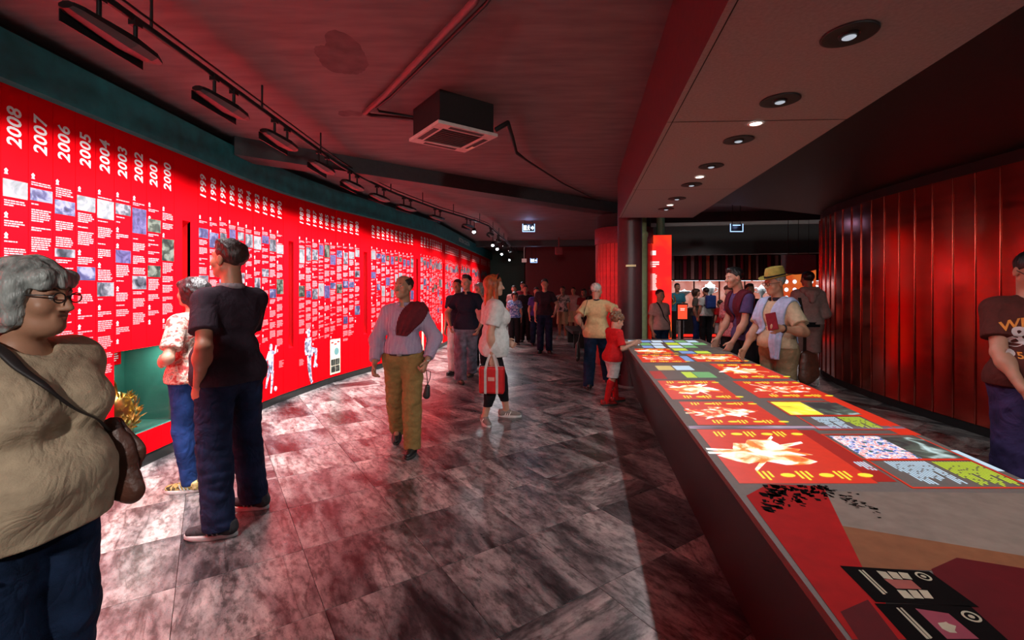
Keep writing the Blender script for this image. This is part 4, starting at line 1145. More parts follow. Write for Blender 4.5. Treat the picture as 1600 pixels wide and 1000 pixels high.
# ---- golden laurel boot in the niche
def golden_piece():
    T = empty('golden_wreath', (-3.29, 3.79, .3045), math.radians(-25)); T.scale = (1.15, 1.15, 1.3); tag(T, 'golden ornamental wreath with ruffled leaves standing in the teal niche', 'ornament')
    b = MB(); b.lathe([(.0, .0), (.10, .0), (.115, .04), (.12, .12), (.10, .20), (.06, .26), (0, .28)], (0, 0, 0), 22)
    for v in range(len(b.v)):
        x, y, z = b.v[v]; b.v[v] = (x * .75, y * .9, z)
    b.build('body', M_GOLD, T)
    b = MB(); b.tube([(0.0, -.02, .25), (.03, -.04, .33), (.02, -.075, .42), (-.01, -.10, .52), (-.02, -.11, .56)], [.03, .024, .019, .013, .005], 8); b.build('neck', M_GOLD, T)
    R = random.Random(9)
    leaf = MB(); leaf.add([(0, 0, 0), (.012, .01, .03), (.004, .022, .065), (-.010, .01, .032), (0.0, .02, .03)], [(0, 1, 4), (1, 2, 4), (2, 3, 4), (3, 0, 4)]); lm = leaf.mesh('leaf', M_GOLD)
    for k in range(70):
        a = R.uniform(-.2, 1.9); z = R.uniform(.02, .25); r = .105 * math.sin(math.pi * min(1, (z + .06) / .36)) + .01
        o = obj('leaf', lm, T, (r * .8 * math.cos(a), r * math.sin(a), z)); o.rotation_euler = (R.uniform(-.9, .3), R.uniform(-.6, .6), a - math.pi / 2 + R.uniform(-.5, .5)); o.scale = (1, 1, .7 + .5 * R.random())
golden_piece()

# ---- added uplight brightening the trophy hall ceiling, and added spotlights behind the camera
ld = bpy.data.lights.new('added_uplight', 'AREA'); ld.shape = 'RECTANGLE'; ld.size = 5; ld.size_y = .1; ld.energy = 14; ld.color = (1, .92, .85)
lo = bpy.data.objects.new('added_uplight', ld); lo.location = (6.4, 11.2, 2.75); lo.rotation_euler = (math.pi, 0, math.radians(-9)); COL.objects.link(lo)
b = MB(); b.tube([(0, -.11, 0), (0, .11, 0)], .07, 16); fill_me = b.mesh('lamp_body', M_BLKMET)
b = MB(); b.lathe([(.06, 0), (0, .004)], (0, 0, 0), 16); fill_face = b.mesh('lamp_face', G_LAMP)
for k, (x, y, z, tgt, e) in enumerate(((-.7, -2.3, 2.75, (-1.0, 6.0, 1.2), 1.0), (2.6, -2.3, 2.6, (1.9, 5.0, 1.1), .75))):
    T = empty('added_spotlight', (x, y, z)); tag(T, ('unseen added spotlight aimed along the aisle', 'unseen added spotlight aimed over the table')[k], 'spotlight')
    T.rotation_euler = (Vector(tgt) - Vector((x, y, z))).to_track_quat('Y', 'Z').to_euler()
    obj('lamp_body', fill_me, T); f_ = obj('lamp_face', fill_face, T, (0, .112, 0)); f_.rotation_euler = (-math.pi / 2, 0, 0)
    st = MB(); st.tube([(0, 0, .05), (0, 0, 3.22 - z)], .014, 8); st.build('stem', M_BLKMET, T)
    d_ = (Vector(tgt) - Vector((x, y, z))).normalized() * .14
    spot('added_fill_light', (x + d_.x, y + d_.y, z + d_.z), P_FILL * e, 62, .7, .10, (1, .93, .88), tgt)

# ================================================================== PEOPLE
# Bodies and clothes are grown from tapered limbs blended into one surface.
class Field:
    def __init__(s, lo, hi, h, fine=None, hz=None):
        s.xs = np.arange(lo[0], hi[0] + h, h, dtype=np.float32)
        s.ys = np.arange(lo[1], hi[1] + h, h, dtype=np.float32)
        if fine is None:
            s.zs = np.arange(lo[2], hi[2] + h, h, dtype=np.float32)
        else:
            z = lo[2]; out = []
            while z < hi[2] + h:
                out.append(z)
                z += h if any(a <= z <= c for a, c in fine) else hz
            s.zs = np.array(out, dtype=np.float32)
        s.F = np.full((len(s.xs), len(s.ys), len(s.zs)), .2, np.float32)
    def sub(s, lo, hi):
        i0, i1 = np.searchsorted(s.xs, lo[0]), np.searchsorted(s.xs, hi[0])
        j0, j1 = np.searchsorted(s.ys, lo[1]), np.searchsorted(s.ys, hi[1])
        k0, k1 = np.searchsorted(s.zs, lo[2]), np.searchsorted(s.zs, hi[2])
        if i1 <= i0 or j1 <= j0 or k1 <= k0: return None
        sl = (slice(i0, i1), slice(j0, j1), slice(k0, k1))
        return sl, s.xs[i0:i1, None, None], s.ys[None, j0:j1, None], s.zs[None, None, k0:k1]
    def smin(s, sl, d, k):
        A = s.F[sl]
        if k <= 0: s.F[sl] = np.minimum(A, d); return
        h = np.maximum(k - np.abs(A - d), 0) / k
        s.F[sl] = np.minimum(A, d) - h * h * k * .25
    def cone(s, a, b, ra, rb, k=.03, flat=None, clip=None):
        """tapered limb a->b; flat=(axis, factor) squashes it along an axis; clip = keep only before the end plane"""
        a = np.array(a, float); b = np.array(b, float); R = max(ra, rb) + k + .02
        if flat and flat[1] > 1: R *= flat[1]
        g = s.sub(np.minimum(a, b) - R, np.maximum(a, b) + R)
        if g is None: return
        sl, X, Y, Z = g
        ab = b - a; L2 = float(ab @ ab) + 1e-9
        px, py, pz = X - a[0], Y - a[1], Z - a[2]
        t = np.clip((px * ab[0] + py * ab[1] + pz * ab[2]) / L2, 0, 1)
        dx, dy, dz = px - t * ab[0], py - t * ab[1], pz - t * ab[2]
        q2 = dx * dx + dy * dy + dz * dz
        sc = 1.0
        if flat:
            n = np.array(flat[0], float); n /= np.linalg.norm(n); f = flat[1]
            c = dx * n[0] + dy * n[1] + dz * n[2]
            q2 = q2 + c * c * (1 / (f * f) - 1); sc = min(1.0, f * 1.15)
        d = (np.sqrt(np.maximum(q2, 0)) - (ra + (rb - ra) * t)) * sc
        if clip is not None:
            L = math.sqrt(L2)
            d = np.maximum(d, (px * ab[0] + py * ab[1] + pz * ab[2]) / L - L - clip)
        s.smin(sl, d.astype(np.float32), k)
    def ell(s, c, r, R=None, k=.02, neg=False):
        c = np.array(c, float); m = max(r) + k + .02
        g = s.sub(c - m, c + m)
        if g is None: return
        sl, X, Y, Z = g
        p = (X - c[0], Y - c[1], Z - c[2])
        if R is not None:
            p = tuple(p[0] * R[0, i] + p[1] * R[1, i] + p[2] * R[2, i] for i in range(3))
        k0 = np.sqrt((p[0] / r[0]) ** 2 + (p[1] / r[1]) ** 2 + (p[2] / r[2]) ** 2)
        k1 = np.sqrt((p[0] / r[0] ** 2) ** 2 + (p[1] / r[1] ** 2) ** 2 + (p[2] / r[2] ** 2) ** 2) + 1e-6
        d = (k0 * (k0 - 1) / k1).astype(np.float32)
        if neg:
            A = s.F[sl]; e = -d; h = np.maximum(k - np.abs(A - e), 0) / k if k > 0 else 0
            s.F[sl] = np.maximum(A, e) + h * h * k * .25
        else:
            s.smin(sl, d, k)
    def plane(s, p, n):
        """cut away the side n points to"""
        n = np.array(n, float); n /= np.linalg.norm(n)
        d = (s.xs[:, None, None] - p[0]) * n[0] + (s.ys[None, :, None] - p[1]) * n[1] + (s.zs[None, None, :] - p[2]) * n[2]
        s.F = np.maximum(s.F, d.astype(np.float32))
    def folds(s, amp, freq, seed, zstretch=1.0, band=.05):
        R = np.random.RandomState(seed)
        m = np.abs(s.F) < band
        i, j, k = np.nonzero(m)
        x, y, z = s.xs[i], s.ys[j], s.zs[k] * zstretch
        v = np.zeros(len(i), np.float32)
        for q in range(6):
            d = R.normal(size=3); d /= np.linalg.norm(d); f = freq * (.6 + .35 * q); e = R.normal(size=3) * freq * .35
            w_ = np.sin((x * d[0] + y * d[1] + z * d[2]) * f * .6 + 1.8 * np.sin(x * e[0] + y * e[1] + z * e[2] + q) + R.uniform(0, 6))
            v += (1.3 - 2.2 * np.abs(w_)) / (1 + .4 * q)
        s.F[m] += amp * v * .30
    def mesh(s, name, m):
        F = s.F; ins = F < 0
        if not ins.any(): return None
        nx, ny, nz = F.shape
        cnt = np.zeros((nx - 1, ny - 1, nz - 1), np.uint8)
        for a in (0, 1):
            for b_ in (0, 1):
                for c in (0, 1): cnt += ins[a:nx - 1 + a, b_:ny - 1 + b_, c:nz - 1 + c]
        act = (cnt > 0) & (cnt < 8)
        I, J, K = np.nonzero(act)
        idx = np.full(act.shape, -1, np.int32); idx[I, J, K] = np.arange(len(I))
        co = [(a, b_, c) for a in (0, 1) for b_ in (0, 1) for c in (0, 1)]
        val = np.stack([F[I + a, J + b_, K + c] for a, b_, c in co], 1)
        pos = np.stack([np.stack([s.xs[I + a], s.ys[J + b_], s.zs[K + c]], 1) for a, b_, c in co], 1)
        acc = np.zeros((len(I), 3)); n = np.zeros(len(I))
        for u in range(8):
            for w in range(u + 1, 8):
                if sum(abs(co[u][q] - co[w][q]) for q in range(3)) != 1: continue
                f0, f1 = val[:, u], val[:, w]; sg = (f0 < 0) != (f1 < 0)
                t = np.where(sg, f0 / np.where(sg, f0 - f1, 1), 0)[:, None]
                acc += np.where(sg[:, None], pos[:, u] + t * (pos[:, w] - pos[:, u]), 0); n += sg
        V = acc / n[:, None]
        Q = []
        def quads(A, B, c0, c1, c2, c3):
            sg = A != B; P = np.nonzero(sg)
            ok = (c0(P) is not None)
            q = np.stack([c0(P), c1(P), c2(P), c3(P)], 1); fl = B[P]
            q[fl] = q[fl][:, ::-1]
            Q.append(q)
        # x edges
        A, B = ins[:-1, 1:-1, 1:-1], ins[1:, 1:-1, 1:-1]
        quads(A, B, lambda P: idx[P[0], P[1], P[2]], lambda P: idx[P[0], P[1] + 1, P[2]], lambda P: idx[P[0], P[1] + 1, P[2] + 1], lambda P: idx[P[0], P[1], P[2] + 1])
        A, B = ins[1:-1, :-1, 1:-1], ins[1:-1, 1:, 1:-1]
        quads(A, B, lambda P: idx[P[0], P[1], P[2]], lambda P: idx[P[0], P[1], P[2] + 1], lambda P: idx[P[0] + 1, P[1], P[2] + 1], lambda P: idx[P[0] + 1, P[1], P[2]])
        A, B = ins[1:-1, 1:-1, :-1], ins[1:-1, 1:-1, 1:]
        quads(A, B, lambda P: idx[P[0], P[1], P[2]], lambda P: idx[P[0] + 1, P[1], P[2]], lambda P: idx[P[0] + 1, P[1] + 1, P[2]], lambda P: idx[P[0], P[1] + 1, P[2]])
        Q = np.concatenate(Q)
        me = bpy.data.meshes.new(name)
        me.vertices.add(len(V)); me.vertices.foreach_set('co', V.astype(np.float32).ravel())
        me.loops.add(len(Q) * 4); me.loops.foreach_set('vertex_index', Q.astype(np.int32).ravel())
        me.polygons.add(len(Q)); me.polygons.foreach_set('loop_start', np.arange(0, len(Q) * 4, 4, dtype=np.int32))
        me.polygons.foreach_set('use_smooth', np.ones(len(Q), bool))
        me.update(calc_edges=True)
        me.materials.append(m)
        return me

V3 = lambda *a: np.array(a, float)
def rotz(a): c, s = math.cos(a), math.sin(a); return np.array([[c, -s, 0], [s, c, 0], [0, 0, 1.0]])
def rotx(a): c, s = math.cos(a), math.sin(a); return np.array([[1.0, 0, 0], [0, c, -s], [0, s, c]])
def roty(a): c, s = math.cos(a), math.sin(a); return np.array([[c, 0, s], [0, 1.0, 0], [-s, 0, c]])
def nrm(v): return v / (np.linalg.norm(v) + 1e-9)

def skin(name, col): return mat('skin_' + name, col, .5, noise=.10, scale=14, bump=.05, bscale=120)
SK_FAIR = skin('fair', (.55, .30, .21)); SK_TAN = skin('tan', (.40, .20, .12)); SK_WARM = skin('warm', (.48, .24, .16)); SK_DEEP = skin('deep', (.28, .14, .09))
M_EYE = mat('eye_white', (.50, .45, .42), .25); M_IRIS = mat('eye_dark', (.03, .018, .012), .2)
def hairm(name, col, st=(1, 1, .25), nz=.6):
    return mat('hair_' + name, col, .42, noise=nz, scale=38, bump=.9, bscale=70, stretch=st)
H_GREY = hairm('grey', (.27, .29, .275)); H_DARK = hairm('dark', (.020, .013, .011)); H_BROWN = hairm('brown', (.055, .026, .015)); H_RED = hairm('auburn', (.33, .075, .02)); H_WHITE = hairm('white', (.50, .45, .40)); H_CURL = hairm('curly', (.17, .085, .045), (1, 1, 1)); H_BLACK = hairm('black', (.010, .009, .010))

def cloth(name, col, rough=.85, nz=.12, scale=30): return mat('cloth_' + name, col, rough, noise=nz, scale=scale, bump=.25, bscale=220, spec=.2, wrinkle=.3)
def denim(name, col): return mat('denim_' + name, col, .85, noise=.45, scale=9, bump=.25, bscale=260, spec=.15, wrinkle=.4)

# ---- shoes: one pattern each, shared by everybody
def shoe_mesh(upper_m, sole_m, stripe_m=None, tall=.0):
    f = Field((-.07, -.12, -.01), (.07, .22, .16), .0065)
    f.cone((0, -.055, .050), (0, .02, .056), .040, .043, .02); f.cone((0, .02, .052), (0, .15, .036), .043, .034, .02, ((0, 0, 1), .8))
    f.cone((0, -.060, .055), (0, -.045, .105 + tall), .040, .044, .025, None, -.02); f.plane((0, 0, .022), (0, 0, -1)); f.ell((0, -.03, .13 + tall), (.036, .045, .03), None, .01, True)
    up = f.mesh('upper', upper_m)
    b = MB(); n = 28; ring_ = []
    for k in range(n):
        a = 2 * math.pi * k / n; y = .045 + .148 * math.sin(a); w = .040 + .010 * math.sin((y + .1) * 9) ; x = (.034 + .012 * max(0, min(1, (y + .02) / .12)) * (1 if y < .15 else .9)) * math.cos(a) * (1 + .25 * abs(math.cos(a)))
        ring_.append((x, y))
    for (z, g_) in ((0, .96), (.006, 1.0), (.024, 1.0), (.028, .97)): b.v += [(x * g_, .045 + (y - .045) * g_, z) for x, y in ring_]
    for i in range(3):
        for k in range(n): b.f.append((i * n + k, i * n + (k + 1) % n, i * n + n + (k + 1) % n, i * n + n + k)); b.m.append(0); b.sm.append(True)
    b.f.append(tuple(range(n - 1, -1, -1))); b.m.append(0); b.sm.append(False); b.f.append(tuple(range(3 * n, 4 * n))); b.m.append(0); b.sm.append(False)
    so = b.mesh('sole', sole_m)
    st = None
    if stripe_m:
        b = MB()
        for s_ in (-1, 1):
            for k in range(3):
                y0 = .0 + k * .026
                b.tube([(s_ * .0455, y0 - .012, .030), (s_ * .0445, y0, .055), (s_ * .034, y0 + .012, .076)], [.0055, .005, .004], 5)
        st = b.mesh('stripe', stripe_m)
    return up, so, st
SOLE_W = mat('sole_white', (.55, .56, .55), .6); SOLE_D = mat('sole_dark', (.03, .028, .027), .6); STRIPE = mat('shoe_stripe', (.45, .55, .55), .5)
SHOES = {'grey': shoe_mesh(cloth('shoe_grey', (.055, .053, .058)), SOLE_W, STRIPE), 'taupe': shoe_mesh(cloth('shoe_taupe', (.24, .20, .18)), SOLE_W, mat('shoe_stripe_white', (.8, .78, .76), .5)),
         'yellow': shoe_mesh(blotch('shoe_gold', [(.4, (.05, .05, .03)), (.5, (.5, .42, .12)), (.65, (.65, .58, .3))], 30), SOLE_W, STRIPE), 'black': shoe_mesh(mat('shoe_leather', (.015, .013, .014), .35), SOLE_D),
         'brown': shoe_mesh(mat('shoe_brown', (.10, .055, .03), .45), SOLE_D), 'redboot': shoe_mesh(mat('shoe_red', (.35, .02, .02), .5), SOLE_D), 'white': shoe_mesh(cloth('shoe_white', (.55, .5, .48)), SOLE_W)}

BASE = dict(pel=(0, 0, .95), wai=(0, .0, 1.09), che=(0, .005, 1.28), nek=(0, -.015, 1.450), hed=(0, .012, 1.635),
            shL=(-.165, -.012, 1.385), shR=(.165, -.012, 1.385), elL=(-.215, -.03, 1.10), elR=(.215, -.03, 1.10), wrL=(-.220, .05, .86), wrR=(.220, .05, .86),
            hiL=(-.092, 0, .92), hiR=(.092, 0, .92), knL=(-.10, .025, .50), knR=(.10, .025, .50), anL=(-.105, -.02, .09), anR=(.105, -.02, .09))

def person(label, x, D, yaw, H, h=.009, joints=None, g=1.0, belly=0.0, bust=0.0, sk=SK_WARM, hair=('short', H_DARK), head=(0, 0, 0), top=None, bottom=None, shoes='black', feet=(0, 0), group=None, hands=(.5, .5), child=False, gx=None, face=None, seed=1, name='person'):
    """one figure standing at (x, D); yaw 0 looks away from the camera, 180 towards it, 90 to the left wall"""
    s = H / 1.75
    J = {k: V3(*v) for k, v in BASE.items()}
    if joints:
        for k, v in joints.items(): J[k] = V3(*v)
    J = {k: v * s for k, v in J.items()}
    root = empty(name, (x, D, 0), math.radians(yaw)); tag(root, label, 'person', group)
    HS = s * (1.22 if child else 1.0)          # head scale
    hc = J['hed']; hR = rotz(math.radians(head[0])) @ rotx(math.radians(-head[1])) @ roty(math.radians(head[2]))
    def hp(px, py, pz): return hc + hR @ (V3(px, py, pz) * HS)
    hr = lambda *r: tuple(q * HS for q in r)
    gs = s * g
    up = V3(0, 0, 1)
    # ---- body
    allp = np.array(list(J.values()) + [hp(0, 0, .13)])
    lo = allp.min(0) - V3(.20, .24, .0) * s - V3(0, 0, .2); hi = allp.max(0) + V3(.20, .24, .06)
    lo[2] = -.02
    zw = [J['wrL'][2], J['wrR'][2]]
    fine = [(hc[2] - .2 * HS, 9)] + [(z - .24 * s, z + .12 * s) for z in zw]
    f = Field(lo, hi, h, fine, h * 2.0)
    shv = nrm(J['shR'] - J['shL']); hiv = nrm(J['hiR'] - J['hiL']); fwd = nrm(np.cross(up, shv))
    def torso(f, d, k=.05):
        f.cone(J['hiL'], J['hiR'], .080 * gs + d, .080 * gs + d, .04)
        f.cone(J['pel'] + hiv * -.060 * gs, J['pel'] + hiv * .060 * gs, .094 * gs + d, .094 * gs + d, k)
        f.cone(J['wai'] - shv * .052 * gs, J['wai'] + shv * .052 * gs, .086 * gs + d, .086 * gs + d, k)
        f.cone(J['che'] - shv * .056 * gs, J['che'] + shv * .056 * gs, .098 * gs + d, .098 * gs + d, k)
        up2 = J['che'] * .55 + J['nek'] * .45
        f.cone(up2 - shv * .085 * s, up2 + shv * .085 * s, .070 * gs + d, .070 * gs + d, k)
        f.cone(J['shL'], J['shR'], .040 * gs + d, .040 * gs + d, .03)
        for q in 'LR':
            f.cone(J['nek'] - V3(0, 0, .015 * s), J['sh' + q] * .8 + J['nek'] * .2, .046 * s + d * .5, .040 * gs + d, .035)
        if belly:
            c = J['wai'] * .55 + J['pel'] * .45 + fwd * (.030 + .055 * belly) * s
            f.cone(c - shv * .045 * gs, c + shv * .045 * gs, (.078 + .028 * belly) * gs + d, (.078 + .028 * belly) * gs + d, .06)
        if bust:
            for q in (-1, 1):
                c = J['che'] + fwd * (.062 + .02 * bust) * s + shv * q * .070 * gs - V3(0, 0, .02 * s); f.ell(c, ((.058 + .012 * bust) * gs + d,) * 3, None, .04)
    torso(f, -.004)
    limbs_r = .9 if child else 1.0
    for S in 'LR':
        f.cone(J['sh' + S], J['el' + S], .046 * gs * limbs_r, .038 * gs * limbs_r, .03); f.cone(J['el' + S], J['wr' + S], .041 * gs * limbs_r, .026 * s, .02)
        m_ = J['el' + S] * .72 + J['wr' + S] * .28; f.ell(m_, (.043 * gs * limbs_r,) * 3, None, .04)
        f.cone(J['hi' + S], J['kn' + S], .083 * gs * limbs_r, .056 * gs * limbs_r, .03); f.cone(J['kn' + S], J['an' + S], .054 * gs * limbs_r, .037 * s, .03)
        cal = J['kn' + S] * .7 + J['an' + S] * .3 - fwd * .018 * s; f.ell(cal, (.052 * gs * limbs_r, .056 * gs * limbs_r, .11 * s), None, .05)
        # hand: flat palm, four bent fingers, thumb from the side of the palm
        w = J['wr' + S]; fd = nrm(J['wr' + S] - J['el' + S]); q = 1 if S == 'L' else -1
        curl = hands[0 if S == 'L' else 1]
        pn = shv * q; pn = nrm(pn - fd * (pn @ fd))         # palm looks at the thigh
        if abs((shv * q) @ fd) > .8: pn = nrm(-up - fd * (-up @ fd))
        sd = np.cross(fd, pn) * q; sd = nrm(sd)             # towards the thumb
        if sd @ fwd < 0: sd = -sd
        hs = s * (1.05 if not child else 1.1)
        f.cone(w, w + fd * .080 * hs, .030 * hs, .041 * hs, .012, (pn, .42))
        for k_, (o_, L) in enumerate(((.030, .070), (.010, .079), (-.010, .073), (-.029, .056))):
            b0 = w + fd * .080 * hs + sd * o_ * hs; a1 = curl * .6; a2 = curl * 1.3
            d1 = fd * math.cos(a1) + pn * math.sin(a1); d2 = fd * math.cos(a1 + a2) + pn * math.sin(a1 + a2)
            b1 = b0 + d1 * L * .52 * hs; b2 = b1 + d2 * L * .55 * hs
            f.cone(b0 - fd * .02 * hs, b1, .0092 * hs, .0086 * hs, .006); f.cone(b1, b2, .0086 * hs, .0072 * hs, .004)
        t0 = w + fd * .022 * hs + sd * .024 * hs; d1 = nrm(fd * .72 + sd * .62 + pn * .25); t1 = t0 + d1 * .042 * hs; d2 = nrm(fd * .9 + sd * .15 + pn * .45)
        f.cone(t0, t1, .0135 * hs, .0105 * hs, .010); f.cone(t1, t1 + d2 * .034 * hs, .0105 * hs, .0085 * hs, .004)
        # foot inside the shoe
        ya = math.radians(feet[0 if S == 'L' else 1]); fv = rotz(ya) @ V3(0, 1, 0); a = J['an' + S]
        f.cone(a + V3(0, 0, -.03 * s) - fv * .03 * s, a + V3(0, 0, -.055 * s) + fv * .11 * s, .034 * s, .025 * s, .03)
    # neck and head
    f.cone(J['nek'] - V3(0, 0, .03 * s), hp(0, -.022, -.055), .060 * gs ** .5 * s ** .5, .052 * HS, .03)
    f.ell(hp(0, -.012, .034), hr(.076, .096, .083), hR, .02); f.ell(hp(0, .026, -.030), hr(.060, .066, .086), hR, .03)
    f.cone(hp(-.046, .005, -.055), hp(-.012, .062, -.092), .020 * HS, .020 * HS, .02); f.cone(hp(.046, .005, -.055), hp(.012, .062, -.092), .020 * HS, .020 * HS, .02)
    f.ell(hp(0, .070, -.092), hr(.022, .020, .019), hR, .018)
    if g > 1.12: f.ell(hp(0, .03, -.10), hr(.052, .05, .035), hR, .03)
    f.cone(hp(-.036, .074, .022), hp(.036, .074, .022), .013 * HS, .013 * HS, .016)
    for q in (-1, 1):
        f.ell(hp(q * .041, .058, -.030), hr(.026, .026, .026), hR, .02); f.ell(hp(q * .031, .098, .002), hr(.019, .019, .013), hR, .010, True)
        f.ell(hp(q * .078, -.006, -.006), hr(.011, .021, .034), hR, .008)
    f.cone(hp(0, .086, .012), hp(0, .110, -.030), .0085 * HS, .0125 * HS, .008); f.ell(hp(0, .112, -.033), hr(.0115, .012, .010), hR, .006)
    for q in (-1, 1): f.ell(hp(q * .013, .100, -.036), hr(.009, .010, .008), hR, .006)
    f.cone(hp(-.019, .084, -.058), hp(.019, .084, -.058), .0085 * HS, .0085 * HS, .008); f.cone(hp(-.016, .083, -.069), hp(.016, .083, -.069), .0095 * HS, .0095 * HS, .008)
    f.ell(hp(0, .098, -.0635), hr(.026, .012, .0028), hR, .003, True)
    obj('body', f.mesh('body', sk), root)
    # eyes
    b = MB()
    for q in (-1, 1):
        prof = []
        c = hp(q * .031, .0735, .002); ey = hR @ V3(0, 1, 0); exv = hR @ V3(1, 0, 0); ez = hR @ V3(0, 0, 1); r = .0125 * HS; n = 12
        rings = []
        for a in np.linspace(0, math.pi, 8): rings.append([tuple(c + ey * r * math.cos(a) + (exv * math.cos(2 * math.pi * k / n) + ez * math.sin(2 * math.pi * k / n)) * r * math.sin(a)) for k in range(n)])
        eb = MB()
        for i in range(7):
            eb.add(rings[i] + rings[i + 1], [(k, (k + 1) % n, n + (k + 1) % n, n + k) for k in range(n)], 1 if i < 1 else 0, True)
        eb.build('eye', [M_EYE, M_IRIS], root)
        if h <= .008 and hair[1] is not None:
            eb = MB(); eb.tube([hp(q * .014, .0885, .022), hp(q * .032, .0865, .029), hp(q * .050, .074, .022)], [.0035 * HS, .0045 * HS, .0025 * HS], 6); eb.build('eyebrow', hair[1] if hair[1] not in (H_GREY,) else H_BROWN, root)
    # ---- hair
    st, hm = hair
    if hm is not None and st != 'none':
        hh = min(h, .007) if h < .012 else .010
        f = Field(hp(0, 0, 0) - V3(.17, .17, .42) * HS, hp(0, 0, 0) + V3(.17, .17, .19) * HS, hh)
        X = f.xs[:, None, None] - hc[0]; Y = f.ys[None, :, None] - hc[1]; Z = f.zs[None, None, :] - hc[2]
        L = [(X * hR[0, i] + Y * hR[1, i] + Z * hR[2, i]) / HS for i in range(3)]     # head coordinates
        if st in ('short', 'crop', 'sides'):
            f.ell(hp(0, -.016, .040), hr(.083, .103, .087), hR, 0)
            if st == 'short': f.ell(hp(0, .035, .105), hr(.055, .05, .022), hR, .03)
            zl = np.interp(L[1], [-.11, -.04, -.005, .03, .06, .10], [-.075, -.050, -.005, .030, .064, .072])
            f.F = np.maximum(f.F, ((zl - L[2]) * HS * .8).astype(np.float32))
            if st == 'sides': f.ell(hp(0, .035, .10), hr(.062, .115, .075), hR, .01, True)
            f.folds(.006 if st != 'crop' else .003, 70, seed)
        elif st == 'bob':
            f.ell(hp(0, -.026, .042), hr(.098, .120, .096), hR, 0); f.cone(hp(0, -.060, .0), hp(0, -.068, -.110), .100 * HS, .068 * HS, .04, None)
            for q in (-1, 1): f.cone(hp(q * .070, -.008, .03), hp(q * .064, .002, -.075), .033 * HS, .022 * HS, .03)
            f.cone(hp(-.05, .066, .062), hp(.05, .066, .062), .024 * HS, .024 * HS, .03)
            zl = np.interp(L[1], [-.12, -.03, .025, .045, .12], [-.135, -.115, -.085, .030, .036])
            f.F = np.maximum(f.F, ((zl - L[2]) * HS * .8).astype(np.float32)); f.folds(.008, 48, seed)
        elif st == 'long':
            f.ell(hp(0, -.020, .042), hr(.090, .110, .090), hR, 0); f.cone(hp(0, -.06, .0), hp(-.01, -.085, -.30), .085 * HS, .050 * HS, .04, ((0, 1, 0), .7))
            for q in (-1, 1): f.cone(hp(q * .066, -.005, .03), hp(q * .085, .012, -.31), .034 * HS, .018 * HS, .03)
            zl = np.interp(L[1], [-.12, .02, .045, .12], [-.40, -.34, .05, .064])
            f.F = np.maximum(f.F, ((zl - L[2]) * HS * .8).astype(np.float32)); f.folds(.006, 55, seed, .35)
        elif st == 'curly':
            R = random.Random(seed)
            f.ell(hp(0, -.018, .045), hr(.088, .108, .090), hR, 0)
            for k in range(90):
                a = R.uniform(0, 6.28); e = R.uniform(-.35, 1.5); dvec = V3(math.cos(a) * math.cos(e) * .088, math.sin(a) * math.cos(e) * .108, math.sin(e) * .09)
                f.ell(hp(dvec[0], dvec[1] - .018, dvec[2] + .045), hr(.02, .02, .02), hR, .006)
            zl = np.interp(L[1], [-.13, -.03, .02, .05, .12], [-.085, -.07, -.01, .045, .05]); f.F = np.maximum(f.F, ((zl - L[2]) * HS * .8).astype(np.float32))
        me = f.mesh('hair', hm)
        if me: obj('hair', me, root)
    # ---- trousers / shorts / leggings
    hb = h * 1.25
    if bottom:
        fit = bottom.get('fit', .010); end = bottom.get('end', .055) * s; wz = bottom.get('waist', 1.0) * s
        lo2 = lo.copy(); hi2 = hi.copy(); lo2[2] = max(0, end - .04); hi2[2] = wz + .05
        f = Field(lo2, hi2, hb)
        f.cone(J['hiL'], J['hiR'], .086 * gs + fit, .086 * gs + fit, .04); f.cone(J['pel'] - hiv * .06 * gs + V3(0, 0, .03 * s), J['pel'] + hiv * .06 * gs + V3(0, 0, .03 * s), .094 * gs + fit * .6, .094 * gs + fit * .6, .05)
        for q in (-1, 1): f.ell((J['hiL'] + J['hiR']) / 2 + hiv * q * .055 * gs - fwd * .040 * s, ((.076 * gs + fit),) * 3, None, .04)
        if belly: c = J['pel'] + fwd * .035 * s * belly; f.cone(c - shv * .055 * gs, c + shv * .055 * gs, .085 * gs + fit, .085 * gs + fit, .06)
        flare = bottom.get('flare', .028)
        for S in 'LR':
            f.cone(J['hi' + S], J['kn' + S], .088 * gs * limbs_r + fit, .060 * gs * limbs_r + fit + flare * .3, .035)
            f.cone(J['kn' + S], J['an' + S] - V3(0, 0, .03 * s), .060 * gs * limbs_r + fit + flare * .3, .037 * s + fit + flare, .03)
            cal = J['kn' + S] * .7 + J['an' + S] * .3 - fwd * .014 * s; f.ell(cal, (.053 * gs * limbs_r + fit,) * 2 + (.12 * s,), None, .05)
        f.folds(bottom.get('fold', .006), 26, seed + 3, 1.5)
        f.plane((0, 0, wz), (0, 0, 1)); f.plane((0, 0, end), (0, 0, -1))
        bo = obj(bottom.get('name', 'trousers'), f.mesh('trousers', bottom['m']), root)
    # ---- shirt
    if top:
        fit = top.get('fit', .014); hem = top.get('hem', .90) * s; sl = top.get('sleeve', .6); cuff = top.get('cuff', .022)
        lo2 = lo.copy(); hi2 = hi.copy(); lo2[2] = min(hem, J['wrL'][2], J['wrR'][2]) - .08; hi2[2] = J['nek'][2] + .12
        f = Field(lo2, hi2, hb)
        torso(f, fit)
        if hem < .99 * s:      # loose below the waist
            c = J['pel'] - V3(0, 0, .02 * s) + (fwd * .035 * s * belly); f.cone(c - hiv * .062 * gs, c + hiv * .062 * gs, .100 * gs + fit, .100 * gs + fit, .05); c = c - V3(0, 0, .12 * s); f.cone(c - hiv * .062 * gs, c + hiv * .062 * gs, .098 * gs + fit, .098 * gs + fit, .05)
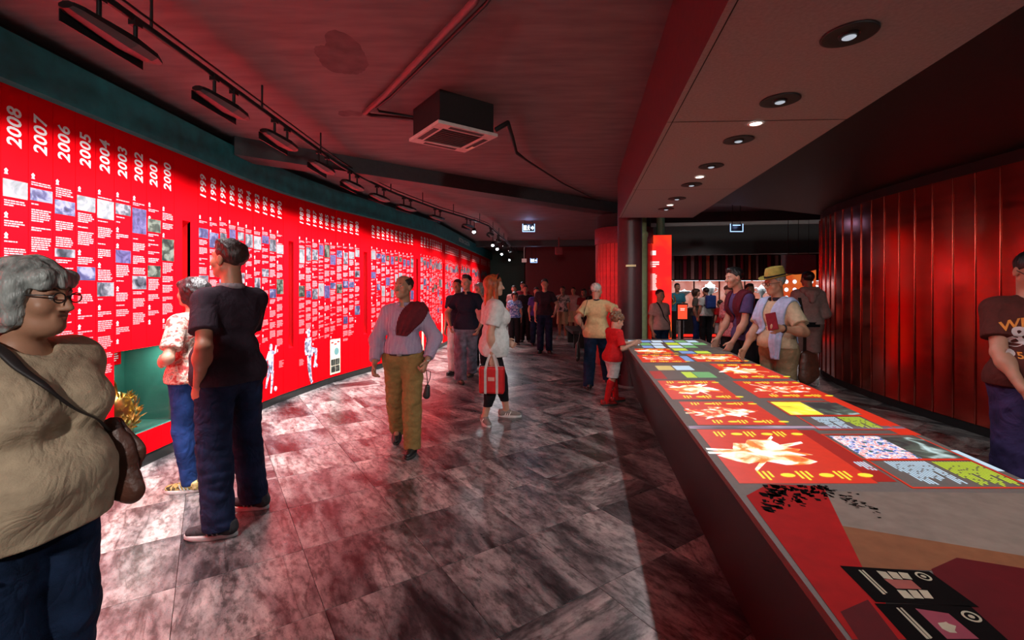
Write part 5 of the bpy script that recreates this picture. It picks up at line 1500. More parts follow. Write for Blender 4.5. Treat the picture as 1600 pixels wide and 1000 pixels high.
        if hem < .97 * s:
            for q in (-1, 1): f.ell((J['hiL'] + J['hiR']) / 2 + hiv * q * .055 * gs - fwd * .040 * s, ((.084 * gs + fit),) * 3, None, .04)
            f.cone(J['hiL'] + V3(0, 0, .02 * s), J['hiR'] + V3(0, 0, .02 * s), .100 * gs + fit, .100 * gs + fit, .04)
        f.folds(top.get('fold', .005), 24, seed + 9, 1.0)
        f.plane((0, 0, hem), (0, 0, -1))
        for S in 'LR':
            a, e, w = J['sh' + S], J['el' + S], J['wr' + S]
            if sl <= 1.0:
                f.cone(a, a + (e - a) * sl, .047 * gs * limbs_r + fit, .044 * gs * limbs_r + fit + cuff * .5, .035, None, 0.0)
            else:
                f.cone(a, e, .048 * gs * limbs_r + fit, .044 * gs * limbs_r + fit + .004, .035); f.cone(e, e + (w - e) * (sl - 1), .046 * gs * limbs_r + fit + .006, .032 * s + fit, .03, None, 0.0)
        if sl > 1: f.folds(.004, 40, seed + 5, 1.0, .02)
        # neck opening
        nk = top.get('neck', .0); c = J['nek'] + V3(0, 0, .045 * s) + fwd * (.030 + nk * .3) * s
        f.ell(c, ((.060 + nk * .4) * s, (.062 + nk * .35) * s, (.060 + nk) * s), None, .006, True); f.plane(J['nek'] + V3(0, 0, top.get('collar', .035) * s), (0, .15, 1))
        sho = obj('shirt', f.mesh('shirt', top['m']), root)
        if top.get('collarm'):
            f = Field(J['nek'] - V3(.12, .12, .08) * s, J['nek'] + V3(.12, .14, .10) * s, min(hb, .009)); c = J['nek'] + fwd * .012 * s
            f.ell(c + V3(0, 0, .02 * s), (.078 * s, .082 * s, .036 * s), None, 0); f.ell(c + V3(0, 0, .05 * s), (.062 * s, .066 * s, .075 * s), None, .004, True)
            f.ell(c + fwd * .085 * s + V3(0, 0, .0), (.020 * s, .05 * s, .06 * s), None, .004, True)
            me = f.mesh('collar', top['collarm'])
            if me: obj('collar', me, root)
    # ---- shoes
    if shoes:
        up_, so_, st_ = SHOES[shoes]; k_ = s * (1.12 if child else 1.0)
        for i, S in enumerate('LR'):
            a = J['an' + S]
            t = empty('shoe', (0, 0, 0)); bpy.data.objects.remove(t)
            o = obj('shoe', up_, root, (a[0], a[1], max(0, a[2] - .09 * s)), math.radians(feet[i])); o.scale = (k_, k_, k_)
            lift = a[2] - .09 * s
            if lift > .01: o.rotation_euler[0] = -math.radians(min(40, lift * 380)); 
            obj('sole', so_, o)
            if st_: obj('stripe', st_, o)['kind'] = 'stuff'
    root['_s'] = s
    info = dict(J=J, hp=hp, hR=hR, HS=HS, s=s, fwd=fwd, shv=shv, root=root, hiv=hiv)
    del root['_s']
    return info

# ---- accessories
def soft(name, m, prims, root, h=.008, fold=.004, freq=40, seed=1, planes=()):
    """a piece of cloth or leather grown from tapered strokes (a, b, ra, rb, flat)"""
    P = np.array([p[i] for p in prims for i in (0, 1)]); r = max(max(p[2], p[3]) for p in prims)
    f = Field(P.min(0) - r - .05, P.max(0) + r + .05, h)
    for p in prims: f.cone(p[0], p[1], p[2], p[3], .02, p[4] if len(p) > 4 else None)
    f.folds(fold, freq, seed)
    for (a, n) in planes: f.plane(a, n)
    return obj(name, f.mesh(name, m), root)
def belt(I, m, z=.985, g=1.0, belly=0):
    s = I['s']; J = I['J']; c = J['pel'] * 1.0; c[2] = z * s
    b = MB(); n = 28; rings = []
    for zz, e in ((-.018, 0), (-.016, .004), (.016, .004), (.018, 0)):
        rings.append([tuple(c + I['hiv'] * ((.156 * g * s + .012 + e) * math.cos(a)) + I['fwd'] * ((.112 * g * s + .012 + e + .05 * belly * s * max(0, math.sin(a))) * math.sin(a)) + V3(0, 0, zz)) for a in np.linspace(0, 2 * math.pi, n, endpoint=False)])
    for i in range(3): b.add(rings[i] + rings[i + 1], [(k, (k + 1) % n, n + (k + 1) % n, n + k) for k in range(n)], 0, True)
    o = b.build('belt', m, I['root'])
    b = MB(); p = c + I['fwd'] * (.112 * g * s + .018 + .05 * belly * s)
    b.bevbox(tuple(p - V3(.022, .004, .018)), tuple(p + V3(.022, .004, .018)), .003); b.build('buckle', mat('buckle_metal', (.55, .53, .5), .3, metal=1), o)
def glasses(I, m):
    hp = I['hp']; HS = I['HS']; b = MB()
    for q in (-1, 1):
        pts = [hp(q * .033 + .023 * math.cos(a), .104, .002 + .017 * math.sin(a)) for a in np.linspace(0, 2 * math.pi, 17)]
        b.tube(pts, .0024 * HS, 6, cap=False); b.tube([hp(q * .056, .102, .010), hp(q * .079, .07, .010), hp(q * .083, .0, .006), hp(q * .083, -.02, -.006)], .0026 * HS, 6)
    b.tube([hp(-.010, .106, .006), hp(.010, .106, .006)], .0024 * HS, 6)
    o = b.build('glasses', m, I['root'])
    for q in (-1, 1):
        b = MB(); b.poly([tuple(hp(q * .033 + .022 * math.cos(a), .104, .002 + .016 * math.sin(a))) for a in np.linspace(0, 2 * math.pi, 12, endpoint=False)]); b.build('lens', glass_mat(), o)
def ribbon(name, m, pts, wdir, w, root, th=.003):
    """a flat strap along pts; wdir = across"""
    b = MB(); vs = []; n = len(pts)
    for i, p in enumerate(pts):
        p = V3(*p); t = nrm(V3(*pts[min(i + 1, n - 1)]) - V3(*pts[max(i - 1, 0)])); wd = V3(*wdir); wd = nrm(wd - t * (wd @ t)); nn = np.cross(t, wd)
        for (a, c) in ((-1, -1), (1, -1), (1, 1), (-1, 1)): vs.append(tuple(p + wd * a * w / 2 + nn * c * th))
    fs = [(4 * i + k, 4 * i + 4 + k, 4 * i + 4 + (k + 1) % 4, 4 * i + (k + 1) % 4) for i in range(n - 1) for k in range(4)] + [(3, 2, 1, 0), tuple(4 * (n - 1) + k for k in range(4))]
    b.add(vs, fs, 0, False)
    return b.build(name, m, root)
def to_world(I, p):
    r = I['root']; a = r.rotation_euler[2]; return Vector((r.location.x + p[0] * math.cos(a) - p[1] * math.sin(a), r.location.y + p[0] * math.sin(a) + p[1] * math.cos(a), r.location.z + p[2]))

from mathutils.bvhtree import BVHTree
def drape(name, m, onto, rows, root, off=.010, th=.012, nv=9, fold=.006, nf=3.0, smooth=2, seed=1):
    """a cloth sheet laid on a garment: rows = (centre, outward, across, half width); every point is dropped on the garment"""
    bv = BVHTree.FromPolygons([v.co[:] for v in onto.data.vertices], [tuple(p.vertices) for p in onto.data.polygons])
    # refine the rows
    R_ = []
    for i in range(len(rows) - 1):
        for t in np.linspace(0, 1, 5, endpoint=False):
            R_.append([np.array(rows[i][k], float) * (1 - t) + np.array(rows[i + 1][k], float) * t for k in range(4)])
    R_.append([np.array(q, float) for q in rows[-1]])
    nu = len(R_); G = np.zeros((nu, nv, 3)); O_ = np.zeros((nu, nv, 3)); rr = np.random.RandomState(seed); ph = rr.uniform(0, 6, 3)
    for i, (c, o_, a, hw) in enumerate(R_):
        o_ = nrm(o_); a = nrm(a - o_ * (a @ o_))
        for j in range(nv):
            v = -1 + 2 * j / (nv - 1); p = c + a * float(hw) * v
            h_ = bv.ray_cast(Vector(p + o_ * .35), Vector(-o_), .8)
            q = np.array(h_[0]) if h_[0] is not None else p
            if np.linalg.norm(q - p) > .10: q = p + nrm(q - p) * .10
            G[i, j] = q; O_[i, j] = o_
    for _ in range(smooth):
        K = G.copy(); K[1:-1] = (G[:-2] + 2 * G[1:-1] + G[2:]) / 4; K[:, 1:-1] = (K[:, :-2] + 2 * K[:, 1:-1] + K[:, 2:]) / 4; G = K
    b = MB(); top = np.zeros_like(G)
    for i in range(nu):
        for j in range(nv):
            v = -1 + 2 * j / (nv - 1); w = 1 - .35 * v * v
            fo = fold * (math.cos(nf * math.pi * v + ph[0] + .5 * math.sin(i * .35 + ph[1])) + .4 * math.sin(i * .9 + v * 4))
            top[i, j] = G[i, j] + O_[i, j] * (off + th * w + fo)
    bot = G + O_ * (off * .3)
    vs = [tuple(p) for p in top.reshape(-1, 3)] + [tuple(p) for p in bot.reshape(-1, 3)]; N = nu * nv; fs = []
    id_ = lambda i, j: i * nv + j
    for i in range(nu - 1):
        for j in range(nv - 1):
            fs.append((id_(i, j), id_(i, j + 1), id_(i + 1, j + 1), id_(i + 1, j))); fs.append((N + id_(i, j), N + id_(i + 1, j), N + id_(i + 1, j + 1), N + id_(i, j + 1)))
        for j, fl in ((0, 0), (nv - 1, 1)):
            q = (id_(i, j), id_(i + 1, j), N + id_(i + 1, j), N + id_(i, j)); fs.append(q[::-1] if fl else q)
    for j in range(nv - 1):
        for i in (0, nu - 1): fs.append((id_(i, j), id_(i, j + 1), N + id_(i, j + 1), N + id_(i, j)))
    b.add(vs, fs, 0, True)
    o = b.build(name, m, root); md = o.modifiers.new('s', 'SUBSURF'); md.levels = 1; md.render_levels = 1
    return o
def part_of(I, name): return [c for c in I['root'].children if c.name.split('.')[0] == name][0]

# ---- placing: feet by floor point, wrists by a point in the room, elbows bent to fit
def P(label, px, D, yaw, H, feetw=None, fyaw=None, arms=None, joints=None, lean=(0, 0), **kw):
    x = (px - 800) * D / FPX; s = H / 1.75; c, sn = math.cos(math.radians(-yaw)), math.sin(math.radians(-yaw))
    def loc(w): dx, dy = w[0] - x, w[1] - D; return V3((dx * c - dy * sn) / s, (dx * sn + dy * c) / s, w[2] / s)
    J = {k: V3(*v) for k, v in BASE.items()}
    if joints:
        for k, v in joints.items(): J[k] = V3(*v)
    if lean != (0, 0):                 # bend the trunk from the hips: (forward, sideways) shift at the neck
        for k in ('wai', 'che', 'nek', 'hed', 'shL', 'shR', 'elL', 'elR', 'wrL', 'wrR'):
            t = (J[k][2] - .95) / .5; t = max(0, t) if k not in ('elL', 'elR', 'wrL', 'wrR') else .8
            J[k] = J[k] + V3(lean[1] * t, lean[0] * t, -.10 * (lean[0] ** 2 + lean[1] ** 2) * t * 3)
    if feetw:
        for S, w in zip('LR', feetw):
            if w is None: continue
            a = loc((w[0], w[1], w[2] if len(w) > 2 else .09 * s)); J['an' + S] = V3(a[0], a[1], max(.09, a[2]))
            h_ = J['hi' + S]; J['kn' + S] = h_ * .52 + J['an' + S] * .48 + V3(0, .035, 0); J['kn' + S][2] = .51
    fy = tuple((f_ - yaw) for f_ in fyaw) if fyaw else (12, -12)
    if arms:
        for S, spec in arms.items():
            tgt = loc(spec[0]); pole = V3(*(spec[1] if len(spec) > 1 else ((-.6 if S == 'L' else .6), -.6, -.3)))
            a = J['sh' + S]; l1, l2 = .295, .262; v = tgt - a; d = np.linalg.norm(v)
            if d > l1 + l2 - .01: tgt = a + v / d * (l1 + l2 - .01); v = tgt - a; d = np.linalg.norm(v)
            q = (l1 * l1 - l2 * l2 + d * d) / (2 * d); hgt = math.sqrt(max(1e-6, l1 * l1 - q * q)); u = v / d
            pole = pole - u * (pole @ u); J['el' + S] = a + u * q + nrm(pole) * hgt; J['wr' + S] = tgt
    return person(label, x, D, yaw, H, joints={k: tuple(v) for k, v in J.items()}, feet=fy, **kw)

D_NAVY = denim('navy', (.014, .022, .058)); D_BLUE = denim('blue', (.016, .045, .17)); D_LIGHT = denim('light', (.19, .19, .25)); D_INK = denim('ink', (.010, .022, .055))
C_KHAKI = cloth('khaki', (.27, .165, .058)); C_BEIGE = cloth('beige', (.46, .36, .24)); C_BLACK = cloth('black', (.012, .011, .014)); C_CHAR = cloth('charcoal', (.030, .018, .028)); C_WHITE = cloth('white', (.62, .62, .60)); C_NAVYTOP = cloth('navy_top', (.014, .015, .030))
C_MAROON = cloth('maroon', (.17, .012, .022)); C_RED = cloth('red', (.55, .015, .018)); C_PINK = cloth('pink', (.52, .29, .26)); C_YEL = cloth('butter', (.62, .47, .24)); C_PURPLE = cloth('purple', (.085, .055, .16)); C_ICE = cloth('ice_blue', (.36, .42, .62)); C_TURQ = cloth('turquoise', (.05, .25, .34)); C_OLIVE = cloth('olive_hat', (.33, .26, .065)); C_ROSE = cloth('rose_grey', (.46, .30, .28)); C_SHORT = cloth('rose_short', (.36, .20, .18)); C_GREYT = cloth('grey_tee', (.10, .10, .085)); C_VIOLET = cloth('violet', (.075, .045, .24)); C_SAND = cloth('sand_short', (.46, .34, .20))
C_STRIPE = stripes('striped_shirt', (.13, .055, .15), (.56, .46, .58), .0135, 0, .42)
C_FLORAL = blotch('floral_top', [(.36, (.45, .05, .05)), (.45, (.62, .22, .18)), (.53, (.75, .62, .52)), (.62, (.25, .20, .18)), (.7, (.7, .5, .42))], 22, 1.2)
C_BLUEP = blotch('blue_pattern_top', [(.40, (.04, .09, .32)), (.50, (.12, .22, .55)), (.57, (.62, .70, .80)), (.68, (.1, .18, .5))], 16, 1.6)
C_GRAPH = blotch('graphic_tee', [(.40, (.06, .06, .06)), (.48, (.40, .36, .33)), (.6, (.62, .57, .52))], 9, 1.0)
LEA_BROWN = mat('bag_leather', (.085, .030, .018), .45, noise=.35, scale=12, bump=.3, bscale=60); LEA_BLACK = mat('belt_leather', (.014, .011, .010), .4)

# 1 — grey-haired woman close by
I = P('grey-haired woman in glasses and a beige tee with a crossbody strap, jeans', 36, 1.42, -100, 1.615, h=.0052, g=1.20, belly=.9, bust=1.0, sk=SK_TAN, hair=('bob', H_GREY), head=(17, 4, 0), seed=3,
      joints=dict(hed=(.0, .045, 1.63), elL=(-.215, -.13, 1.15), wrL=(-.06, -.17, .98), elR=(.29, -.06, 1.14), wrR=(.28, .06, .92)), top=dict(m=cloth('beige_tee', (.44, .34, .23)), fit=.026, hem=.845, sleeve=.72, neck=.035, fold=.007), bottom=dict(m=D_INK, fit=.016, fold=.007), shoes='grey', feetw=None)
glasses(I, mat('spectacle_frame', (.015, .012, .012), .3))
s = I['s']; r_ = I['root']
BAG = empty('shoulder_bag', to_world(I, V3(-.185, .125, 1.03) * s), r_.rotation_euler[2]); tag(BAG, 'slouchy brown leather shoulder bag on the grey-haired woman\'s hip', 'bag')
soft('pouch', LEA_BROWN, [((-.01, -.01, .10), (-.02, .0, .0), .030, .055, ((1, .2, 0), .6)), ((-.02, .0, .02), (-.025, .045, -.12), .055, .050, ((1, .2, 0), .55)), ((-.02, -.01, .0), (-.025, -.035, -.12), .055, .045, ((1, .2, 0), .55)), ((-.025, -.03, -.12), (-.025, .07, -.125), .035, .022, ((1, .2, 0), .6))], BAG, .006, .0035, 36, 4)
soft('flap', LEA_BROWN, [((-.03, -.02, .09), (-.05, .01, .0), .035, .050, ((1, .2, 0), .35)), ((-.05, .01, .0), (-.055, .02, -.05), .05, .03, ((1, .2, 0), .35))], BAG, .006, .002, 36, 5)
o = drape('strap', mat('strap_black', (.016, .012, .012), .6), part_of(I, 'shirt'), [tuple([np.array(c) * s, o_, (1, .15, .7), .017]) for c, o_ in (((.10, -.05, 1.44), (.1, -.5, 1)), ((.105, .02, 1.45), (0, .2, 1)), ((.09, .10, 1.39), (0, 1, .6)), ((.05, .14, 1.32), (0, 1, .2)), ((.0, .16, 1.265), (-.1, 1, 0)), ((-.05, .165, 1.22), (-.2, 1, 0)), ((-.10, .16, 1.18), (-.4, 1, 0)), ((-.145, .14, 1.145), (-.6, 1, 0)), ((-.18, .115, 1.12), (-.9, .7, 0)))], r_, .012, .004, 4, 0, smooth=1)
o.parent = BAG; o.matrix_parent_inverse = Matrix.Identity(4); o.location = Matrix.Rotation(-r_.rotation_euler[2], 3, 'Z') @ (r_.location - BAG.location)

# 2 — woman in the floral top
f1 = gnd(288, 768); f2 = gnd(300, 752)
P('dark-haired woman in a red floral top and bright blue jeans, looking at the red panels', 301, 3.50, 82, 1.60, feetw=((f1[0] + .04, f1[1]), (f2[0] + .02, 3.66)), fyaw=(98, 86), h=.009, g=1.02, bust=.7, belly=.3, sk=SK_FAIR, hair=('bob', H_BLACK), head=(2, -4, 0), seed=8,
  top=dict(m=C_FLORAL, fit=.016, hem=.90, sleeve=.75), bottom=dict(m=D_BLUE, fit=.006, flare=.012), shoes='yellow', arms={'L': ((-2.60, 3.38, .98),)})

# 3 — big man in the dark polo
I = P('tall man in a dark polo and navy jeans with a hand in his pocket', 360, 2.95, 68, 1.835, feetw=((-1.80, 2.80), (-1.79, 3.16)), fyaw=(97, 88), h=.0062, g=1.06, belly=.9, sk=SK_TAN, hair=('short', H_DARK), head=(12, -6, 0), seed=12,
      top=dict(m=C_CHAR, fit=.020, hem=.885, sleeve=.68, collarm=cloth('collar_grey', (.28, .24, .26)), fold=.006), bottom=dict(m=D_NAVY, fit=.016, flare=.034, fold=.008), shoes='grey', arms={'L': ((-1.90, 2.755, .945), (-.5, -.9, 0)), 'R': ((-2.05, 3.12, .98),)}, hands=(.2, .5))

# 4 — walking man, striped shirt
wf = gnd(640, 716); wr = gnd(622, 690)
I = P('balding man walking in a striped shirt and khaki trousers, maroon sweater over one shoulder', 631, 4.26, 178, 1.645, feetw=((wf[0], wf[1] + .12), (wr[0] - .02, wr[1] + .06, .14)), fyaw=(176, 188), h=.0058, g=1.07, belly=.55, sk=SK_TAN, hair=('sides', H_DARK), head=(-22, -6, 0), seed=21,
      top=dict(m=C_STRIPE, fit=.018, hem=.99, sleeve=1.86, collarm=C_STRIPE, neck=.012, fold=.007), bottom=dict(m=C_KHAKI, fit=.016, flare=.026, waist=1.005, fold=.008), shoes='black',
      arms={'L': ((-.775, 4.15, .865), (-.6, -.7, 0)), 'R': ((-1.245, 4.12, .84), (.6, -.7, 0))}, hands=(1.2, .7))
belt(I, LEA_BLACK, .992, 1.07, .55)
s = I['s']; J = I['J']
drape('sweater', cloth('sweater_maroon', (.115, .014, .02)), part_of(I, 'shirt'), [tuple([np.array(c) * s, o_, a_, w]) for c, o_, a_, w in (((-.12, -.14, 1.20), (0, -1, 0), (1, 0, 0), .10), ((-.13, -.11, 1.36), (0, -1, .5), (1, 0, -.1), .10), ((-.145, -.02, 1.44), (-.2, -.1, 1), (1, 0, .25), .10), ((-.140, .06, 1.41), (-.2, .7, .7), (1, 0, .3), .105), ((-.105, .11, 1.35), (-.1, 1, .3), (1, 0, .35), .105), ((-.065, .13, 1.28), (0, 1, .1), (1, 0, .3), .090), ((-.030, .14, 1.21), (0, 1, 0), (1, 0, .2), .070), ((-.010, .14, 1.165), (0, 1, 0), (1, 0, .1), .052))], I['root'], .008, .020, 13, .007, 3.5, 2, 3)
w_ = J['wrL']
b = MB(); b.tube([tuple(w_ + V3(.03 * math.cos(a), .03 * math.sin(a), .005)) for a in np.linspace(0, 6.283, 14)], .006, 6, cap=False); wt = b.build('watch', mat('watch_steel', (.6, .6, .6), .3, metal=1), I['root'])
CASE = empty('camera_pouch', to_world(I, J['wrL'] + V3(-.01, .02, -.25)), I['root'].rotation_euler[2]); tag(CASE, 'small black camera pouch hanging from the walking man\'s hand', 'pouch')
soft('pouch', mat('pouch_black', (.02, .018, .018), .4), [((0, 0, .02), (0.01, 0, -.06), .022, .033, ((0, 1, 0), .7))], CASE, .005, .001, 40, 2)
ribbon('wrist_strap', LEA_BLACK, [(0, 0, .03), (.005, 0, .10), (.01, .01, .17), (-.03, .015, .16), (-.025, .01, .10), (.0, 0, .04)], (0, 1, 0), .010, CASE)

# 5 — man in navy polo, pale jeans; two visitors half hidden behind him
f1 = gnd(714, 600); f2 = gnd(736, 588)
P('dark-haired man in a navy polo and pale jeans, hand in pocket', 729, 7.30, 172, 1.735, feetw=((f2[0], f2[1] + .05), (f1[0] + .05, f1[1] + .08)), fyaw=(168, 195), h=.0085, g=1.03, belly=.35, sk=SK_WARM, hair=('short', H_BLACK), head=(-10, 2, 0), seed=31,
  top=dict(m=C_NAVYTOP, fit=.018, hem=.88, sleeve=.65, collarm=C_NAVYTOP), bottom=dict(m=D_LIGHT, fit=.022, flare=.04, fold=.010), shoes='brown', arms={'R': ((-.98, 7.20, .93), (.8, -.5, 0)), 'L': ((-.52, 7.22, .90),)})
P('visitor in a navy shirt half hidden behind the man in the navy polo', 715, 8.05, 165, 1.68, h=.011, sk=SK_TAN, hair=('crop', H_DARK), seed=32, top=dict(m=C_NAVYTOP, fit=.016, hem=.9, sleeve=.6), bottom=dict(m=C_WHITE, fit=.014), shoes='black')
P('grey-haired visitor standing by the red wall behind the navy polo', 749, 8.9, 150, 1.62, h=.011, sk=SK_FAIR, hair=('bob', H_GREY), seed=33, top=dict(m=C_ROSE, fit=.016, hem=.9, sleeve=.6), bottom=dict(m=C_BLACK, fit=.01), shoes='black')

# 6 — red-haired woman with the red bag
f1 = gnd(757, 664); f2 = gnd(791, 652)
I = P('woman with long auburn hair, loose white tee and black leggings', 771, 5.08, -72, 1.665, feetw=((f2[0], f2[1] + .02), (f1[0], f1[1] + .05)), fyaw=(-96, -160), h=.0068, g=1.03, bust=.8, belly=.35, sk=SK_FAIR, hair=('long', H_RED), head=(-4, 0, 0), seed=41,
      top=dict(m=C_WHITE, fit=.030, hem=.82, sleeve=.72, fold=.008), bottom=dict(m=C_BLACK, fit=.004, flare=.004, end=.21, fold=.002, name='leggings'), shoes='taupe', arms={'R': ((-.215, 4.90, .80), (.3, -.8, 0)), 'L': ((-.08, 5.30, .92), (-.3, -.8, 0))}, hands=(.6, 1.5))
b = MB(); hp = I['hp']; b.tube([tuple(hp(-.075, .02, .075)), tuple(hp(-.05, .045, .122)), tuple(hp(0, .052, .138)), tuple(hp(.05, .045, .122)), tuple(hp(.075, .02, .075))], .010 * I['HS'], 8); b.build('sunglasses', mat('sunglass_black', (.01, .01, .012), .15), I['root'])
BAG = empty('handbag', (-.215, 4.87, .405), math.radians(-6)); tag(BAG, 'red sports handbag with two pale grey handles held by the auburn-haired woman', 'bag')
M_BAGR = mat('bag_red', (.55, .012, .014), .35, noise=.1); M_BAGW = mat('bag_strap', (.50, .46, .44), .6)
b = MB(); b.bevbox((-.135, -.055, 0), (.135, .055, .285), .022); body_ = b.build('bag_body', M_BAGR, BAG)
b = MB(); b.box((-.12, -.004, .283), (.12, .004, .288)); b.build('zip', M_BAGW, body_)
b = MB(); b.box((-.035, -.0575, .14), (.035, -.055, .18)); b.build('badge', mat('bag_badge', (.65, .3, .25), .5), body_)
for y in (-.058, .058):
    for q in (-1, 1):
        ribbon('handle', M_BAGW, [(q * .062, y, .005), (q * .062, y, .26), (q * .045, y * .6, .34), (q * .018, y * .2, .415)], (1, 0, 0), .026, BAG)

# 7 — far group coming down the aisle
def far(label, px, D, yaw, H, topm, botm, hairs=('short', H_BLACK), sk=SK_WARM, shoes='black', **kw):
    a = dict(h=.013, g=1.0, seed=int(px)); a.update(kw); t = dict(m=topm, fit=.016, hem=.9, sleeve=.62); t.update(a.pop('topx', {})); bt = dict(m=botm, fit=.012); bt.update(a.pop('botx', {}))
    return P(label, px, D, yaw, H, sk=sk, hair=hairs, shoes=shoes, top=t, bottom=bt, **a)
far('woman in a blue and white patterned top and dark trousers', 804, 12.3, 182, 1.42, C_BLUEP, C_BLACK, ('bob', H_DARK), bust=.6, g=1.1)
far('young man in a black tee behind the woman in the blue pattern top', 821, 12.9, 180, 1.60, C_BLACK, C_BLACK)
far('boyish visitor in a violet tee beside the man in black', 838, 12.2, 190, 1.54, C_VIOLET, D_INK)
far('man in a dark grey tee and navy trousers leading the group down the aisle', 851, 10.75, 176, 1.735, C_CHAR, D_NAVY, h=.010, belly=.3, arms={'L': ((1.0, 10.6, .95),)})
far('visitor with a pale bald head behind the blue pattern top', 803, 13.8, 176, 1.60, C_ROSE, C_BLACK, ('crop', H_DARK), SK_FAIR)
far('tall visitor in red at the back of the aisle group', 817, 14.6, 182, 1.72, C_MAROON, C_BLACK)
far('bearded man in a pale graphic tee and sand shorts, hand at his chin', 879, 13.8, 158, 1.58, C_GRAPH, C_SAND, ('crop', H_BLACK), SK_TAN, 'white', botx=dict(end=.48, flare=.05), arms={'R': ((1.44, 13.55, 1.30), (.6, .3, -1))})
far('man in a peach shirt and tan shorts behind the graphic tee', 896, 14.7, 160, 1.55, C_ROSE, C_SAND, ('crop', H_DARK), SK_TAN, 'brown', botx=dict(end=.48, flare=.05))
far('dark-haired woman in dark red by the end wall', 912, 13.4, 150, 1.50, C_MAROON, C_BLACK, ('long', H_BLACK), SK_DEEP, bust=.5)
far('dark-haired visitor in black beside the red slat wall', 926, 12.6, 200, 1.56, C_BLACK, C_BLACK, ('bob', H_BLACK), SK_DEEP)

# 8 — white-haired man and the boy at the table end
f1 = gnd(918, 607); f2 = gnd(948, 596)
I = P('white-haired man in a butter-yellow polo and dark jeans with his back turned', 932, 7.0, -14, 1.60, feetw=((f1[0], f1[1] - .05), (f2[0], f2[1] - .1)), fyaw=(10, -20), h=.0085, g=1.10, belly=.6, sk=SK_WARM, hair=('crop', H_WHITE), head=(-40, 4, 0), seed=61,
      top=dict(m=C_YEL, fit=.022, hem=.84, sleeve=.70, collarm=C_CHAR), bottom=dict(m=D_INK, fit=.016, flare=.03), shoes='black', arms={'R': ((1.58, 6.9, 1.02),), 'L': ((1.12, 7.0, .88),)})
BAG = empty('messenger_bag', (1.00, 6.92, .55), math.radians(-14)); tag(BAG, 'black messenger bag hanging at the yellow polo man\'s side', 'bag')
soft('pouch', LEA_BLACK, [((0, .05, .10), (0, .05, -.06), .06, .075, ((1, 0, 0), .45)), ((0, -.07, .10), (0, -.07, -.06), .06, .07, ((1, 0, 0), .45))], BAG, .009, .003)
ribbon('strap', LEA_BLACK, [(0.0, 0, .13), (.04, .02, .35), (.10, .0, .62), (.16, -.02, .84)], (0, 1, 0), .03, BAG)
f1 = gnd(948, 634); f2 = gnd(963, 628)
I = P('curly-haired boy in a red football kit with white shorts and red socks', 957, 5.86, -72, 1.21, feetw=((f2[0], f2[1] + .02), (f1[0], f1[1] + .02)), fyaw=(-70, -85), h=.0068, g=.98, sk=SK_FAIR, hair=('curly', H_CURL), head=(0, 16, 0), child=True, seed=71, lean=(.05, 0),
      joints=dict(nek=(0, -.01, 1.43), hed=(0, .03, 1.595)), top=dict(m=C_RED, fit=.018, hem=.86, sleeve=.8, neck=.005), bottom=dict(m=C_WHITE, fit=.020, end=.55, flare=.06, name='shorts'), shoes='redboot', arms={'R': ((1.54, 5.78, .815), (.3, -.4, -.8)), 'L': ((1.58, 5.98, .815), (-.3, -.4, -.8))}, hands=(.1, .1))
s = I['s']; J = I['J']
for S in 'LR':
    k_, a = J['kn' + S], J['an' + S]; soft('sock', C_RED, [(k_ * .86 + a * .14 - I['fwd'] * .012, a - V3(0, 0, .02), .050, .036)], I['root'], .008, .001)

# 9 — behind the table
IP = far('man in a pink polo with a dark shoulder strap behind the table end', 1031, 8.3, 200, 1.50, C_PINK, D_INK, ('crop', H_DARK), SK_TAN, h=.011, g=1.08, belly=.4)
drape('strap', C_BLACK, part_of(IP, 'shirt'), [tuple([np.array(c) * IP['s'], o_, (1, 0, .6), .02]) for c, o_ in (((.08, .0, 1.46), (0, .2, 1)), ((.07, .10, 1.36), (0, 1, .4)), ((.0, .13, 1.2), (0, 1, 0)), ((-.08, .12, 1.05), (-.3, 1, 0)), ((-.15, .06, .94), (-1, .7, 0)))], IP['root'], .004, .004, 4, 0)
far('man in a turquoise tee standing at the red kiosk', 1058, 12.75, 178, 1.66, C_TURQ, C_WHITE, ('crop', H_BLACK), SK_TAN)
far('woman in an olive grey tee and jeans talking to the backpack wearer', 1088, 12.4, 240, 1.50, C_GREYT, D_BLUE, ('bob', H_BROWN), SK_WARM, bust=.6, g=1.08)
I = far('man in a white shirt wearing a small blue backpack', 1103, 12.0, 10, 1.54, C_WHITE, C_BLACK, ('crop', H_BLACK), SK_TAN)
PK = empty('backpack', to_world(I, V3(0, -.20, 1.0)), I['root'].rotation_euler[2]); tag(PK, 'small blue backpack on the white shirt by the trophy cases', 'backpack')
b = MB(); b.bevbox((-.13, -.07, 0), (.13, .05, .34), .03); b.build('pack', cloth('pack_blue', (.03, .06, .25)), PK)
b = MB(); b.bevbox((-.10, -.10, .03), (.10, -.065, .17), .012); b.build('pocket', cloth('pack_blue', (.03, .06, .25)), PK)
ribbon('strap', C_BLACK, [(-.08, .05, .05), (-.11, .19, .12), (-.10, .22, .28), (-.08, .10, .36), (-.08, .04, .33)], (1, 0, 0), .03, PK); ribbon('strap', C_BLACK, [(.08, .05, .05), (.11, .19, .12), (.10, .22, .28), (.08, .10, .36), (.08, .04, .33)], (1, 0, 0), .03, PK)
far('child in a red shirt and white shorts by the trophy cases', 1125, 11.9, 15, 1.20, C_RED, C_WHITE, ('crop', H_BROWN), SK_WARM, 'black', child=True, botx=dict(end=.5, flare=.05))

